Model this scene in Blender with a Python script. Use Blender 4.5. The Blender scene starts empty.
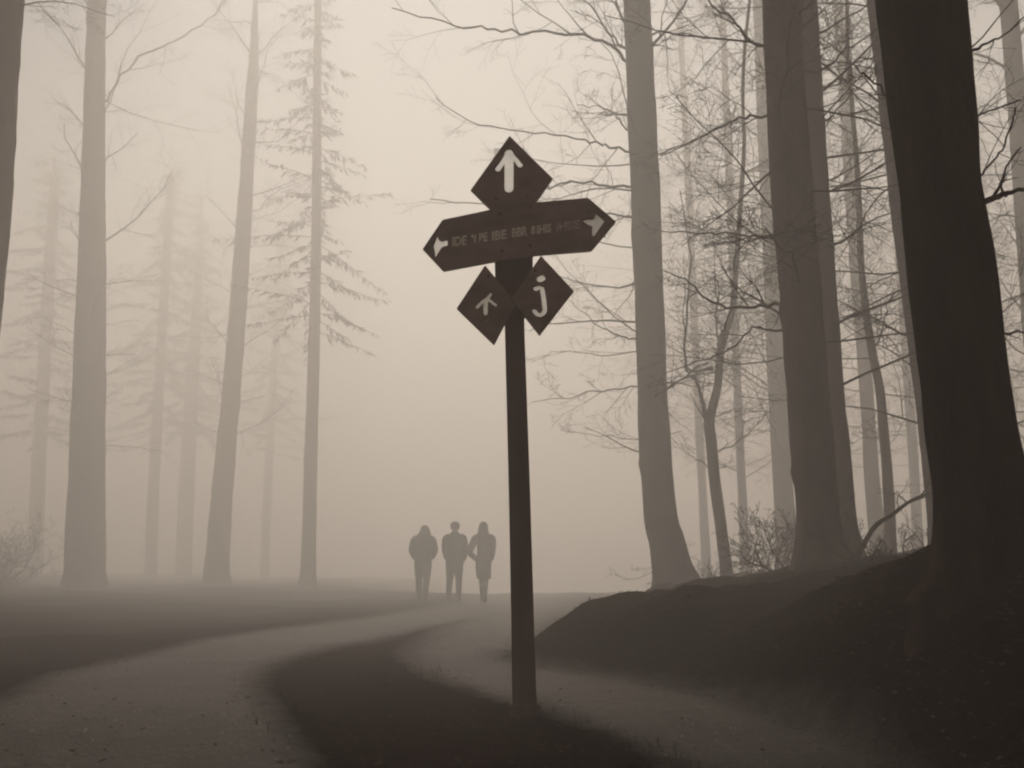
import bpy, bmesh, math, random
import numpy as np
from mathutils import Vector, Matrix, Quaternion, noise

S = bpy.context.scene
COL = S.collection
R = math.radians

# ------------------------------------------------------------------ camera
F = 853.0; W2 = 512.0; H2 = 384.0
CAMZ = 0.63
PITCH = math.atan(189.0 / F)
CP, SP = math.cos(PITCH), math.sin(PITCH)

def ray(px, py):
    dx = (px - W2) / F; dy = (H2 - py) / F
    return Vector((dx, CP - dy * SP, SP + dy * CP))

def at(px, py, Y):
    """the point of the place that stands Y metres in front of the camera at that spot of the photograph"""
    r = ray(px, py); t = Y / r.y
    return Vector((r.x * t, Y, CAMZ + r.z * t))

def width_at(px, py, Y, w):
    r = ray(px, py)
    return w / F * (Y / r.y)

def on_flat(px, py):
    r = ray(px, py); t = -CAMZ / r.z
    return (r.x * t, r.y * t)

cam = bpy.data.cameras.new('camera')
cam.sensor_width = 36.0
cam.lens = 36.0 * F / 1024.0
cam.clip_start = 0.05; cam.clip_end = 2000
co = bpy.data.objects.new('camera', cam); COL.objects.link(co)
co.location = (0, 0, CAMZ)
co.rotation_euler = (math.pi / 2 + PITCH, 0, 0)
S.camera = co

# ------------------------------------------------------------------ helpers
def link_mesh(name, verts, faces, mat=None, parent=None, smooth=True):
    me = bpy.data.meshes.new(name)
    me.from_pydata([tuple(v) for v in verts], [], faces)
    me.update()
    if smooth:
        me.polygons.foreach_set('use_smooth', [True] * len(me.polygons))
    if mat: me.materials.append(mat)
    o = bpy.data.objects.new(name, me); COL.objects.link(o)
    if parent is not None:
        o.parent = parent
    return o

def tag(o, label=None, cat=None, group=None, kind=None):
    if label: o['label'] = label
    if cat: o['category'] = cat
    if group: o['group'] = group
    if kind: o['kind'] = kind
    return o

def thing(name, loc, label, cat, group=None, rz=0.0):
    o = bpy.data.objects.new(name, None); COL.objects.link(o)
    o.empty_display_size = 0.2
    o.location = loc; o.rotation_euler = (0, 0, rz)
    return tag(o, label, cat, group)

class Acc:
    """collects the shapes of one mesh"""
    def __init__(s): s.v = []; s.f = []
    def tube(s, pts, rad, sides=5, cap=True, lobes=None):
        n = len(pts); base = len(s.v)
        t = (pts[1] - pts[0]).normalized()
        a = t.orthogonal().normalized()
        if abs(t.z) > 0.7:                       # keep trunks' seams aligned
            a = (Vector((1, 0, 0)) - t * t.x).normalized()
        for i in range(n):
            if i == 0: tt = pts[1] - pts[0]
            elif i == n - 1: tt = pts[-1] - pts[-2]
            else: tt = pts[i + 1] - pts[i - 1]
            tt = tt.normalized()
            a = (a - tt * a.dot(tt))
            a = a.normalized() if a.length > 1e-6 else tt.orthogonal().normalized()
            b = tt.cross(a)
            for k in range(sides):
                th = 2 * math.pi * k / sides
                r = rad[i] * (lobes(i, th) if lobes else 1.0)
                s.v.append(pts[i] + (a * math.cos(th) + b * math.sin(th)) * r)
        for i in range(n - 1):
            for k in range(sides):
                k2 = (k + 1) % sides
                s.f.append((base + i * sides + k, base + i * sides + k2,
                            base + (i + 1) * sides + k2, base + (i + 1) * sides + k))
        if cap:
            s.f.append(tuple(base + (n - 1) * sides + k for k in range(sides)))
            s.f.append(tuple(base + k for k in reversed(range(sides))))
    def quad(s, a, b, c, d):
        n = len(s.v); s.v += [a, b, c, d]; s.f.append((n, n + 1, n + 2, n + 3))
    def tri(s, a, b, c):
        n = len(s.v); s.v += [a, b, c]; s.f.append((n, n + 1, n + 2))
    def build(s, name, mat, parent=None, smooth=True, origin=None):
        v = s.v
        if origin is not None: v = [p - origin for p in v]
        return link_mesh(name, v, s.f, mat, parent, smooth)

def smooth01(t):
    t = max(0.0, min(1.0, t)); return t * t * (3 - 2 * t)

def interp(x, xs, ys):
    return float(np.interp(x, xs, ys))

def spline(pts, n):
    """Catmull-Rom through pts, n samples per span"""
    out = []
    P = [pts[0] * 2 - pts[1]] + list(pts) + [pts[-1] * 2 - pts[-2]]
    for i in range(1, len(P) - 2):
        a, b, c, d = P[i - 1], P[i], P[i + 1], P[i + 2]
        for k in range(n):
            t = k / n
            out.append(0.5 * ((2 * b) + (c - a) * t + (2 * a - 5 * b + 4 * c - d) * t * t + (3 * b - a - 3 * c + d) * t ** 3))
    out.append(P[-2].copy())
    return out

# ------------------------------------------------------------------ materials
def new_mat(name):
    m = bpy.data.materials.new(name); m.use_nodes = True
    nt = m.node_tree
    return m, nt, nt.nodes['Principled BSDF']

def node(nt, t, **kw):
    n = nt.nodes.new(t)
    for k, v in kw.items():
        if k in n.inputs.keys(): n.inputs[k].default_value = v
        else: setattr(n, k, v)
    return n

def ramp(nt, stops):
    n = nt.nodes.new('ShaderNodeValToRGB')
    while len(n.color_ramp.elements) < len(stops): n.color_ramp.elements.new(0.5)
    for e, (p, c) in zip(n.color_ramp.elements, stops):
        e.position = p; e.color = (*c, 1)
    return n

def noisy_mat(name, c0, c1, scale, rough=0.9, bump=0.4, bscale=None, stretch=(1, 1, 1), detail=6, dist=0.02, spec=0.3):
    m, nt, b = new_mat(name)
    tc = node(nt, 'ShaderNodeTexCoord'); mp = node(nt, 'ShaderNodeMapping')
    mp.inputs['Scale'].default_value = stretch
    nt.links.new(tc.outputs['Object'], mp.inputs['Vector'])
    n1 = node(nt, 'ShaderNodeTexNoise', Scale=scale, Detail=detail, Roughness=0.65)
    nt.links.new(mp.outputs[0], n1.inputs['Vector'])
    r = ramp(nt, [(0.3, c0), (0.7, c1)])
    nt.links.new(n1.outputs['Fac'], r.inputs[0])
    nt.links.new(r.outputs[0], b.inputs['Base Color'])
    n2 = node(nt, 'ShaderNodeTexNoise', Scale=bscale or scale * 3, Detail=8, Roughness=0.7)
    nt.links.new(mp.outputs[0], n2.inputs['Vector'])
    bp = node(nt, 'ShaderNodeBump', Strength=bump, Distance=dist)
    nt.links.new(n2.outputs['Fac'], bp.inputs['Height'])
    nt.links.new(bp.outputs[0], b.inputs['Normal'])
    b.inputs['Roughness'].default_value = rough
    b.inputs['Specular IOR Level'].default_value = spec
    return m

M = {}
M['bark'] = noisy_mat('bark', (0.020, 0.011, 0.009), (0.080, 0.050, 0.042), 9.0, 0.95, 1.0, 22, (1, 1, 0.2), dist=0.06, spec=0.03)
M['bark_smooth'] = noisy_mat('smooth_bark', (0.050, 0.034, 0.029), (0.15, 0.112, 0.096), 3.2, 0.9, 0.35, 11, (1, 1, 0.5), spec=0.05)
M['twig'] = noisy_mat('twig', (0.024, 0.017, 0.014), (0.05, 0.036, 0.030), 6.0, 0.95, 0.1, spec=0.1)
M['needles'] = noisy_mat('needles', (0.020, 0.024, 0.016), (0.045, 0.050, 0.032), 2.0, 0.9, 0.0, spec=0.1)
M['post'] = noisy_mat('old_timber', (0.07, 0.041, 0.035), (0.17, 0.108, 0.094), 9.0, 0.8, 0.4, 30, (1, 1, 0.12), dist=0.006, spec=0.2)
M['board'] = noisy_mat('weathered_paint', (0.16, 0.110, 0.095), (0.34, 0.250, 0.220), 7.0, 0.75, 0.25, 40, (0.6, 1, 1), dist=0.003, spec=0.25)
M['bolt'] = noisy_mat('rusty_steel', (0.03, 0.022, 0.018), (0.09, 0.07, 0.06), 30, 0.6, 0.2)
M['white_paint'] = noisy_mat('white_paint', (0.50, 0.45, 0.39), (0.82, 0.77, 0.69), 28.0, 0.8, 0.1, spec=0.2)
M['faded_paint'] = noisy_mat('faded_paint', (0.62, 0.56, 0.50), (0.95, 0.90, 0.82), 42.0, 0.85, 0.1, spec=0.2)
M['grass'] = noisy_mat('dry_grass', (0.026, 0.021, 0.014), (0.060, 0.050, 0.032), 1.5, 0.9, 0.0, spec=0.1)
M['leaf'] = noisy_mat('dead_leaf', (0.032, 0.017, 0.012), (0.10, 0.056, 0.040), 1.2, 0.85, 0.0, spec=0.15)
M['skin'] = noisy_mat('skin', (0.42, 0.28, 0.21), (0.5, 0.34, 0.26), 4, 0.6, 0.0)
M['coat_navy'] = noisy_mat('dark_wool', (0.022, 0.022, 0.024), (0.04, 0.039, 0.040), 20, 0.95, 0.3, 60)
M['coat_brown'] = noisy_mat('brown_wool', (0.035, 0.027, 0.022), (0.06, 0.047, 0.038), 20, 0.95, 0.3, 60)
M['jacket'] = noisy_mat('padded_nylon', (0.030, 0.028, 0.026), (0.05, 0.046, 0.042), 8, 0.7, 0.4, 18)
M['trousers'] = noisy_mat('dark_cloth', (0.02, 0.02, 0.022), (0.035, 0.034, 0.036), 12, 0.95, 0.3, 40)
M['shoe'] = noisy_mat('shoe_leather', (0.012, 0.010, 0.009), (0.025, 0.021, 0.018), 10, 0.5, 0.1)
M['hair'] = noisy_mat('dark_hair', (0.012, 0.009, 0.007), (0.035, 0.025, 0.018), 40, 0.6, 0.5, 80, (1, 1, 0.1), dist=0.004)
M['eye'] = noisy_mat('eye', (0.3, 0.28, 0.26), (0.5, 0.48, 0.45), 5, 0.3, 0.0)

def soil_nodes(nt):
    """dark forest soil with rotting leaves: returns colour socket, bump normal socket"""
    tc = node(nt, 'ShaderNodeTexCoord')
    big = node(nt, 'ShaderNodeTexNoise', Scale=0.55, Detail=5, Roughness=0.6)
    fine = node(nt, 'ShaderNodeTexNoise', Scale=9.0, Detail=9, Roughness=0.75)
    leaf = node(nt, 'ShaderNodeTexVoronoi', Scale=26.0)
    for n in (big, fine, leaf): nt.links.new(tc.outputs['Object'], n.inputs['Vector'])
    rb = ramp(nt, [(0.3, (0.011, 0.0058, 0.0049)), (0.7, (0.023, 0.0122, 0.0102))])
    nt.links.new(big.outputs['Fac'], rb.inputs[0])
    rf = ramp(nt, [(0.35, (0.009, 0.0047, 0.004)), (0.72, (0.040, 0.0215, 0.0178))])
    nt.links.new(fine.outputs['Fac'], rf.inputs[0])
    mx = node(nt, 'ShaderNodeMixRGB', blend_type='MIX'); mx.inputs[0].default_value = 0.5
    nt.links.new(rb.outputs[0], mx.inputs[1]); nt.links.new(rf.outputs[0], mx.inputs[2])
    ad = node(nt, 'ShaderNodeMath', operation='MULTIPLY_ADD'); ad.inputs[1].default_value = 0.35
    nt.links.new(leaf.outputs['Distance'], ad.inputs[0]); nt.links.new(fine.outputs['Fac'], ad.inputs[2])
    bp = node(nt, 'ShaderNodeBump', Strength=0.8, Distance=0.05)
    nt.links.new(ad.outputs[0], bp.inputs['Height'])
    return tc, mx.outputs[0], bp.outputs[0]

def make_ground_mat():
    m, nt, b = new_mat('forest_soil')
    tc, c, nrm = soil_nodes(nt)
    nt.links.new(c, b.inputs['Base Color']); nt.links.new(nrm, b.inputs['Normal'])
    b.inputs['Roughness'].default_value = 0.95
    b.inputs['Specular IOR Level'].default_value = 0.0
    return m

def make_path_mat():
    m, nt, b = new_mat('gravel_path')
    tc, soil, snrm = soil_nodes(nt)
    at_ = node(nt, 'ShaderNodeAttribute', attribute_name='path_mask')
    n1 = node(nt, 'ShaderNodeTexNoise', Scale=1.3, Detail=6, Roughness=0.6)
    n2 = node(nt, 'ShaderNodeTexNoise', Scale=16.0, Detail=10, Roughness=0.8)
    vo = node(nt, 'ShaderNodeTexVoronoi', Scale=55.0)
    for n in (n1, n2, vo): nt.links.new(tc.outputs['Object'], n.inputs['Vector'])
    r1 = ramp(nt, [(0.3, (0.072, 0.053, 0.046)), (0.7, (0.145, 0.111, 0.098))])
    nt.links.new(n1.outputs['Fac'], r1.inputs[0])
    r2 = ramp(nt, [(0.36, (0.35, 0.33, 0.31)), (0.55, (0.8, 0.8, 0.8)), (0.72, (1.25, 1.22, 1.2))])
    nt.links.new(n2.outputs['Fac'], r2.inputs[0])
    mul = node(nt, 'ShaderNodeMixRGB', blend_type='MULTIPLY'); mul.inputs[0].default_value = 1
    nt.links.new(r1.outputs[0], mul.inputs[1]); nt.links.new(r2.outputs[0], mul.inputs[2])
    # ragged verge: soil spills over the gravel
    n3 = node(nt, 'ShaderNodeTexNoise', Scale=7.0, Detail=8, Roughness=0.75)
    nt.links.new(tc.outputs['Object'], n3.inputs['Vector'])
    sb = node(nt, 'ShaderNodeMath', operation='SUBTRACT'); sb.inputs[1].default_value = 0.5
    nt.links.new(n3.outputs['Fac'], sb.inputs[0])
    ma = node(nt, 'ShaderNodeMath', operation='MULTIPLY_ADD'); ma.inputs[1].default_value = 1.1
    nt.links.new(sb.outputs[0], ma.inputs[0]); nt.links.new(at_.outputs['Fac'], ma.inputs[2])
    mr = node(nt, 'ShaderNodeMapRange', interpolation_type='SMOOTHSTEP')
    mr.inputs['From Min'].default_value = 0.12; mr.inputs['From Max'].default_value = 0.88
    nt.links.new(ma.outputs[0], mr.inputs['Value'])
    mix = node(nt, 'ShaderNodeMixRGB'); nt.links.new(mr.outputs[0], mix.inputs[0])
    nt.links.new(soil, mix.inputs[1]); nt.links.new(mul.outputs[0], mix.inputs[2])
    nt.links.new(mix.outputs[0], b.inputs['Base Color'])
    ad = node(nt, 'ShaderNodeMath', operation='MULTIPLY_ADD'); ad.inputs[1].default_value = 0.5
    nt.links.new(vo.outputs['Distance'], ad.inputs[0]); nt.links.new(n2.outputs['Fac'], ad.inputs[2])
    bp = node(nt, 'ShaderNodeBump', Strength=0.9, Distance=0.03)
    nt.links.new(ad.outputs[0], bp.inputs['Height']); nt.links.new(bp.outputs[0], b.inputs['Normal'])
    b.inputs['Roughness'].default_value = 0.55
    sm = node(nt, 'ShaderNodeMath', operation='MULTIPLY'); sm.inputs[1].default_value = 0.19
    nt.links.new(mr.outputs[0], sm.inputs[0]); nt.links.new(sm.outputs[0], b.inputs['Specular IOR Level'])
    return m
M['ground'] = make_ground_mat()
M['path'] = make_path_mat()

# ------------------------------------------------------------------ terrain
FOOT_Y = [-20, 2.6, 3.4, 4.5, 5.3, 6.1, 6.7, 7.2, 8, 9, 10, 12, 14, 18, 40, 120]
FOOT_X = [1.28, 1.29, 1.27, 1.06, 0.72, 0.13, -0.13, 0.05, 0.25, 0.6, 0.9, 1.2, 1.6, 3.4, 9, 20]

def height(x, y):
    d = x - interp(y, FOOT_Y, FOOT_X)
    h = 0.0
    if d > -0.3:
        ww = 0.80 + 0.15 * noise.noise(Vector((x * 0.6, y * 0.6, 3.3)))
        h += 0.36 * smooth01((d + 0.06) / ww) + 0.14 * max(0.0, min(d, 7.0) - 0.5)
    if d > -0.3 and y < 6.0:
        wb = 0.06 * noise.noise(Vector((x * 1.3, y * 1.3, 9.1)))
        h += (1.0 - smooth01((y - 3.7 + wb) / 1.7)) * (0.33 * smooth01((d + 0.05 + wb) / 0.34))
    # left rise beyond the path
    h += 0.14 * smooth01((-x - 4.2) / 6.0) + 0.25 * smooth01((-x - 14) / 12.0)
    h += 0.006 * max(0.0, min(y, 50) - 20.0) * smooth01((-x - 3.0) / 3.0)
    # the path goes over a low crest
    if y > 26.0:
        k = smooth01((x + 6.0) / 5.0)
        h -= k * min(2.6, 0.0026 * (y - 26.0) ** 2)
    if d > 0.2: h += 0.12 * smooth01((d - 0.2) / 0.8) * noise.fractal(Vector((x * 1.4, y * 1.4, 2.0)), 1.0, 2.0, 4)
    if y > 16: h += 0.09 * smooth01((y - 16) / 10) * noise.fractal(Vector((x * 0.35, y * 0.25, 4.0)), 1.0, 2.0, 3)
    rough = 0.014 + 0.04 * smooth01((abs(x) - 1.6) / 3.0)
    h += rough * noise.fractal(Vector((x * 0.8, y * 0.8, 0.0)), 1.0, 2.0, 4)
    h += 0.008 * noise.fractal(Vector((x * 4.0, y * 4.0, 7.0)), 1.0, 2.0, 3)
    return h

def axis(spec):
    out = [spec[0][0]]
    for a, b, st in spec:
        n = max(1, round((b - a) / st))
        out += [a + (b - a) * (i + 1) / n for i in range(n)]
    return out
XS = axis([(-110, -40, 7), (-40, -12, 1.2), (-12, -4.5, 0.3), (-4.5, 4.5, 0.06), (4.5, 6, 0.15), (6, 14, 0.4), (14, 40, 1.5), (40, 110, 7)])
YS = axis([(-60, -8, 4), (-8, 1.4, 0.5), (1.4, 12, 0.07), (12, 14, 0.12), (14, 26, 0.2), (26, 45, 1.0), (45, 110, 6)])
nx, ny = len(XS), len(YS)
GZ = [[height(x, y) for x in XS] for y in YS]
gv = [(XS[i], YS[j], GZ[j][i]) for j in range(ny) for i in range(nx)]
gf = [(j * nx + i, j * nx + i + 1, (j + 1) * nx + i + 1, (j + 1) * nx + i) for j in range(ny - 1) for i in range(nx - 1)]
ground = link_mesh('ground', gv, gf, M['ground'])
tag(ground, 'dark forest floor of soil and rotted leaves between the paths and trees', 'ground', kind='structure')

# path: outline read off the photograph on the flat ground, minus the island of soil round the post
PO = [(-1.7, -8), (-2.0, 1.6)] + [on_flat(*p) for p in [(0, 706), (60, 676), (130, 657), (200, 643), (253, 633), (335, 623), (421, 611), (450, 605.5), (462, 602)]] \
    + [(-1.05, 23.0), (-1.0, 42), (1.6, 42), (1.5, 23.0)] \
    + [on_flat(*p) for p in [(572, 605), (556, 613), (540, 624), (528, 636), (512, 646), (490, 653), (512, 660), (530, 664), (620, 673), (700, 683), (765, 694), (835, 724), (890, 768)]] + [(1.15, 1.8), (1.1, -8)]
ISL = [(-0.9, -8), (-0.75, 1.8)] + [on_flat(*p) for p in [(298, 766), (262, 715), (243, 690), (250, 674), (275, 660), (320, 649), (364, 641), (405, 631), (446, 623), (472, 618.5), (450, 628), (430, 641), (416, 654), (424, 665), (446, 675), (487, 693), (537, 704), (588, 720), (632, 738), (685, 764)]] + [(0.42, 1.8), (0.35, -8)]

def sdf(poly, P):
    n = len(poly); A = np.array(poly); B = np.roll(A, -1, axis=0)
    dmin = np.full(len(P), 1e9); inside = np.zeros(len(P), bool)
    for a, b in zip(A, B):
        e = b - a; w = P - a
        t = np.clip((w @ e) / max(1e-12, e @ e), 0, 1)
        dmin = np.minimum(dmin, np.hypot(*(w - t[:, None] * e).T))
        c = ((a[1] > P[:, 1]) != (b[1] > P[:, 1]))
        xi = (b[0] - a[0]) * (P[:, 1] - a[1]) / (b[1] - a[1] if b[1] != a[1] else 1e-12) + a[0]
        inside ^= c & (P[:, 0] < xi)
    return np.where(inside, dmin, -dmin)
PA = np.array([(v[0], v[1]) for v in gv])
SD = np.minimum(sdf(PO, PA), -sdf(ISL, PA))
FD = PA[:, 0] - np.interp(PA[:, 1], FOOT_Y, FOOT_X)
SD = np.where(PA[:, 1] < 9.5, np.minimum(SD, -(FD + 0.02)), SD)
soft = np.clip(0.13 + (PA[:, 1] - 2.2) * 0.035, 0.13, 0.65)
MASK = np.clip(0.5 + SD / (2 * soft), 0, 1)
def path_mask(x, y):
    P = np.array([[x, y]]); d = min(sdf(PO, P)[0], -sdf(ISL, P)[0])
    return d
remap = {}; pv = []; pf = []; pm = []
for j in range(ny - 1):
    for i in range(nx - 1):
        ids = (j * nx + i, j * nx + i + 1, (j + 1) * nx + i + 1, (j + 1) * nx + i)
        if max(MASK[k] for k in ids) <= 0.0: continue
        f = []
        for k in ids:
            if k not in remap:
                remap[k] = len(pv); x, y, z = gv[k]
                pv.append((x, y, z + 0.012 * smooth01(MASK[k] * 4) - 0.008)); pm.append(float(MASK[k]))
            f.append(remap[k])
        pf.append(tuple(f))
path = link_mesh('path', pv, pf, M['path'])
attr = path.data.attributes.new('path_mask', 'FLOAT', 'POINT')
attr.data.foreach_set('value', pm)
tag(path, 'gravel path forking around a dark patch of soil and fading over a crest', 'path', kind='structure')

# ------------------------------------------------------------------ ground cover
rng = random.Random(11)
acc = Acc(); lac = Acc()
nb = 0
cand = []
while len(cand) < 16000:
    y = 1.9 + 12 * rng.random() ** 1.6; x = (rng.random() * 2 - 1) * (0.72 * y + 0.6)
    cand.append((x, y))
CA = np.array(cand); CS = np.minimum(sdf(PO, CA), -sdf(ISL, CA))
for (x, y), sd in zip(cand, CS):
    cl = noise.noise(Vector((x * 0.9, y * 0.9, 5.0)))
    edge = math.exp(-(sd + 0.10) ** 2 / 0.018)
    if sd > 0.03 + 0.05 * cl or (cl < -0.05 and rng.random() > edge * 0.6): continue
    z = height(x, y)
    hh = (0.010 + 0.036 * rng.random() ** 2) * max(0.35, 0.6 + cl) * (1 + 0.9 * edge)
    a = rng.random() * 6.283; ln = rng.uniform(0.2, 0.9)
    p = Vector((x, y, z - 0.01)); wv = Vector((math.cos(a), math.sin(a), 0)) * 0.0018
    lean = Vector((math.cos(a + 1.5), math.sin(a + 1.5), 0)) * hh * ln
    m_ = p + lean * 0.35 + Vector((0, 0, hh * 0.6))
    acc.quad(p - wv, p + wv, m_ + wv * 0.7, m_ - wv * 0.7)
    acc.tri(m_ - wv * 0.7, m_ + wv * 0.7, p + lean + Vector((0, 0, hh)))
    nb += 1
g = acc.build('grass', M['grass'], smooth=False)
tag(g, 'short withered grass in patches on the soil beside the path', 'grass', kind='stuff')
rng = random.Random(14); pac = Acc()
pc = []
while len(pc) < 9000:
    y = 1.8 + 9 * rng.random() ** 1.8; pc.append(((rng.random() * 2 - 1) * (0.72 * y + 0.5), y))
PSD = np.minimum(sdf(PO, np.array(pc)), -sdf(ISL, np.array(pc)))
for (x, y), sd in zip(pc, PSD):
    if sd < -0.05 or x > interp(y, FOOT_Y, FOOT_X) - 0.05: continue
    z = height(x, y) + 0.004; r_ = 0.003 + 0.009 * rng.random() ** 3; a = rng.random() * 6.28
    ring = [Vector((x + r_ * rng.uniform(.7, 1.2) * math.cos(a + k * 1.257), y + r_ * rng.uniform(.7, 1.2) * math.sin(a + k * 1.257), z - r_ * 0.1)) for k in range(5)]
    n = len(pac.v); pac.v += ring + [Vector((x + r_ * .2, y, z + r_ * 0.75))]
    for k in range(5): pac.f.append((n + k, n + (k + 1) % 5, n + 5))
M['pebble'] = noisy_mat('pebble', (0.09, 0.07, 0.06), (0.30, 0.24, 0.21), 9.0, 0.7, 0.1, spec=0.2)
tag(pac.build('pebbles', M['pebble'], smooth=True), 'small loose stones strewn over the gravel path', 'pebbles', kind='stuff')
rng = random.Random(12)
for k in range(26000):
    y = 1.9 + 13 * rng.random() ** 1.5; x = (rng.random() * 2 - 1) * (0.72 * y + 0.6)
    z = height(x, y) + 0.012
    s_ = rng.uniform(0.006, 0.017); a = rng.random() * 6.283
    u = Vector((math.cos(a), math.sin(a), rng.uniform(-.4, .4))) * s_
    w = Vector((-math.sin(a), math.cos(a), rng.uniform(-.4, .4))) * s_ * 0.6
    p = Vector((x, y, z))
    if x > interp(y, FOOT_Y, FOOT_X) - 0.1: pass
    elif k > 7000: continue
    elif rng.random() < 0.75:
        if min(sdf(PO, np.array([[x, y]]))[0], -sdf(ISL, np.array([[x, y]]))[0]) > 0.12: continue
    lac.v += [p - u, p + w, p + u, p - w, p + Vector((0, 0, s_ * 0.25))]
    n = len(lac.v) - 5
    lac.f += [(n, n + 1, n + 4), (n + 1, n + 2, n + 4), (n + 2, n + 3, n + 4), (n + 3, n, n + 4)]
l = lac.build('leaf_litter', M['leaf'], smooth=False)
tag(l, 'small dead leaves scattered over the soil and path edges', 'leaf litter', kind='stuff')

# ------------------------------------------------------------------ trees
def branch(acc, p, d, L, r, lev, rng, kids=(7, 6, 5), up=0.05, wob=0.16, rmin=0.0017, flat=0.6, ang=(32, 68)):
    seg = (6, 5, 4, 3, 3)[min(lev, 4)]
    pts = [p.copy()]; q = p.copy(); dd = d.normalized()
    for i in range(seg):
        dd = (dd + Vector((rng.gauss(0, wob), rng.gauss(0, wob), rng.gauss(0, wob * 0.8) + up)) * (1.0 if i else 0.4)).normalized()
        q = q + dd * (L / seg); pts.append(q.copy())
    r1 = max(rmin, r * 0.3)
    rad = [r + (r1 - r) * (i / seg) ** 0.8 for i in range(seg + 1)]
    acc.tube(pts, rad, (7, 5, 4, 3, 3)[min(lev, 4)], cap=lev < 2)
    twigs_on(acc, pts, rad, L, lev, rng, kids, up, wob, rmin, flat, ang)

def twigs_on(acc, pts, rad, L, lev, rng, kids, up, wob, rmin, flat, ang, t0=0.15):
    if lev >= len(kids): return
    n = len(pts) - 1
    nk = kids[lev]
    nk = nk if nk < 3 else rng.randint(int(nk * 0.75), int(nk * 1.25 + 0.5))
    side = rng.choice((-1, 1))
    for k in range(nk):
        t = t0 + (1 - t0) * (k + rng.random()) / nk
        i = min(n - 1, int(t * n)); fr = t * n - i
        q = pts[i].lerp(pts[i + 1], fr)
        dd = (pts[i + 1] - pts[i]).normalized()
        side = -side
        perp = dd.cross(Vector((0, 0, 1)))
        if perp.length < 0.2: perp = dd.orthogonal()
        perp = perp.normalized() * side
        vert = dd.cross(perp).normalized()
        a = rng.gauss(0, 1 - flat) * 1.6 + rng.choice((0, 0, 0.6, -0.6))
        pr = (perp * math.cos(a) + vert * math.sin(a)).normalized()
        th = R(rng.uniform(*ang))
        nd = (dd * math.cos(th) + pr * math.sin(th)).normalized()
        nl = L * rng.uniform(0.32, 0.62) * (1.1 - 0.55 * t)
        nr = max(rmin, (rad[i] + (rad[i + 1] - rad[i]) * fr) * rng.uniform(0.4, 0.62))
        branch(acc, q, nd, nl, nr, lev + 1, rng, kids, up, wob, rmin, flat, ang)

def trunk_geo(centre, seed, ht, flare=0.6, flare_h=0.3, sides=22, knots=()):
    """centre: list of (Vector, radius) from base up; carried on to height ht, sunk 0.35 m into the soil"""
    pts = [c for c, r in centre]; rad = [r for c, r in centre]
    d = (pts[-1] - pts[-2]).normalized()
    d = (d * 0.6 + Vector((0, 0, 1)) * 0.4).normalized()
    rest = (ht - pts[-1].z)
    if rest > 0.5:
        k = 6; p0 = pts[-1]; r0 = rad[-1]
        for i in range(1, k + 1):
            f = i / k
            pts.append(p0 + d * rest * f + Vector((math.sin(f * 3 + seed) * 0.12, math.cos(f * 2 + seed) * 0.1, 0)) * f)
            rad.append(max(0.03, r0 * (1 - 0.82 * f)))
    base = pts[0]
    pts.insert(0, base - Vector((0, 0, 0.4))); rad.insert(0, rad[0] * 1.25)
    # resample finely
    NS = 12 if len(pts) > 12 else 8
    sp = spline(pts, NS)
    rs = []
    for i in range(len(rad) - 1):
        for k in range(NS): rs.append(rad[i] + (rad[i + 1] - rad[i]) * k / NS)
    rs.append(rad[-1])
    r2 = random.Random(seed); ph = [r2.random() * 6.28 for _ in range(6)]
    def lobes(i, th):
        h = sp[i].z - base.z
        fl = flare * math.exp(-max(0.0, h) / flare_h) if h > -0.1 else flare * 1.1
        lob = 1 + fl * (0.7 + 0.3 * math.sin(3 * th + ph[0]) + 0.22 * math.sin(5 * th + ph[1]) + 0.12 * math.sin(8 * th + ph[2]))
        nz = 0.07 * noise.fractal(Vector((math.cos(th) * 1.3 + ph[3], math.sin(th) * 1.3, h * 1.1)), 1.0, 2.0, 3) + 0.05 * noise.fractal(Vector((math.cos(th) * 5 + ph[4], math.sin(th) * 5, h * 1.6)), 1.0, 2.0, 2)
        kn = 0.0
        for kh, ka, kr in knots:
            q = ((h - kh) / 0.09) ** 2 + ((math.atan2(math.sin(th - ka), math.cos(th - ka))) / 0.38) ** 2
            kn += kr * math.exp(-q)
        return lob * (1 + nz) + kn
    # extra rings near the base and knots come from a second, denser resample
    return sp, rs, lobes

def point_on(sp, rs, z):
    for i in range(len(sp) - 1):
        if sp[i].z <= z <= sp[i + 1].z:
            f = (z - sp[i].z) / max(1e-6, sp[i + 1].z - sp[i].z)
            return sp[i].lerp(sp[i + 1], f), rs[i] + (rs[i + 1] - rs[i]) * f
    return sp[-1].copy(), rs[-1]

def traced(Y, spec):
    """spec: (px, py, width px) from base up, at distance Y"""
    return [(at(px, py, Y), 0.5 * width_at(px, py, Y, w)) for px, py, w in spec]

def clip_spec(cen, ht):
    out = [c for c in cen if c[0].z < ht - 1.5]
    return out if len(out) > 2 else cen[:3]

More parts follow.
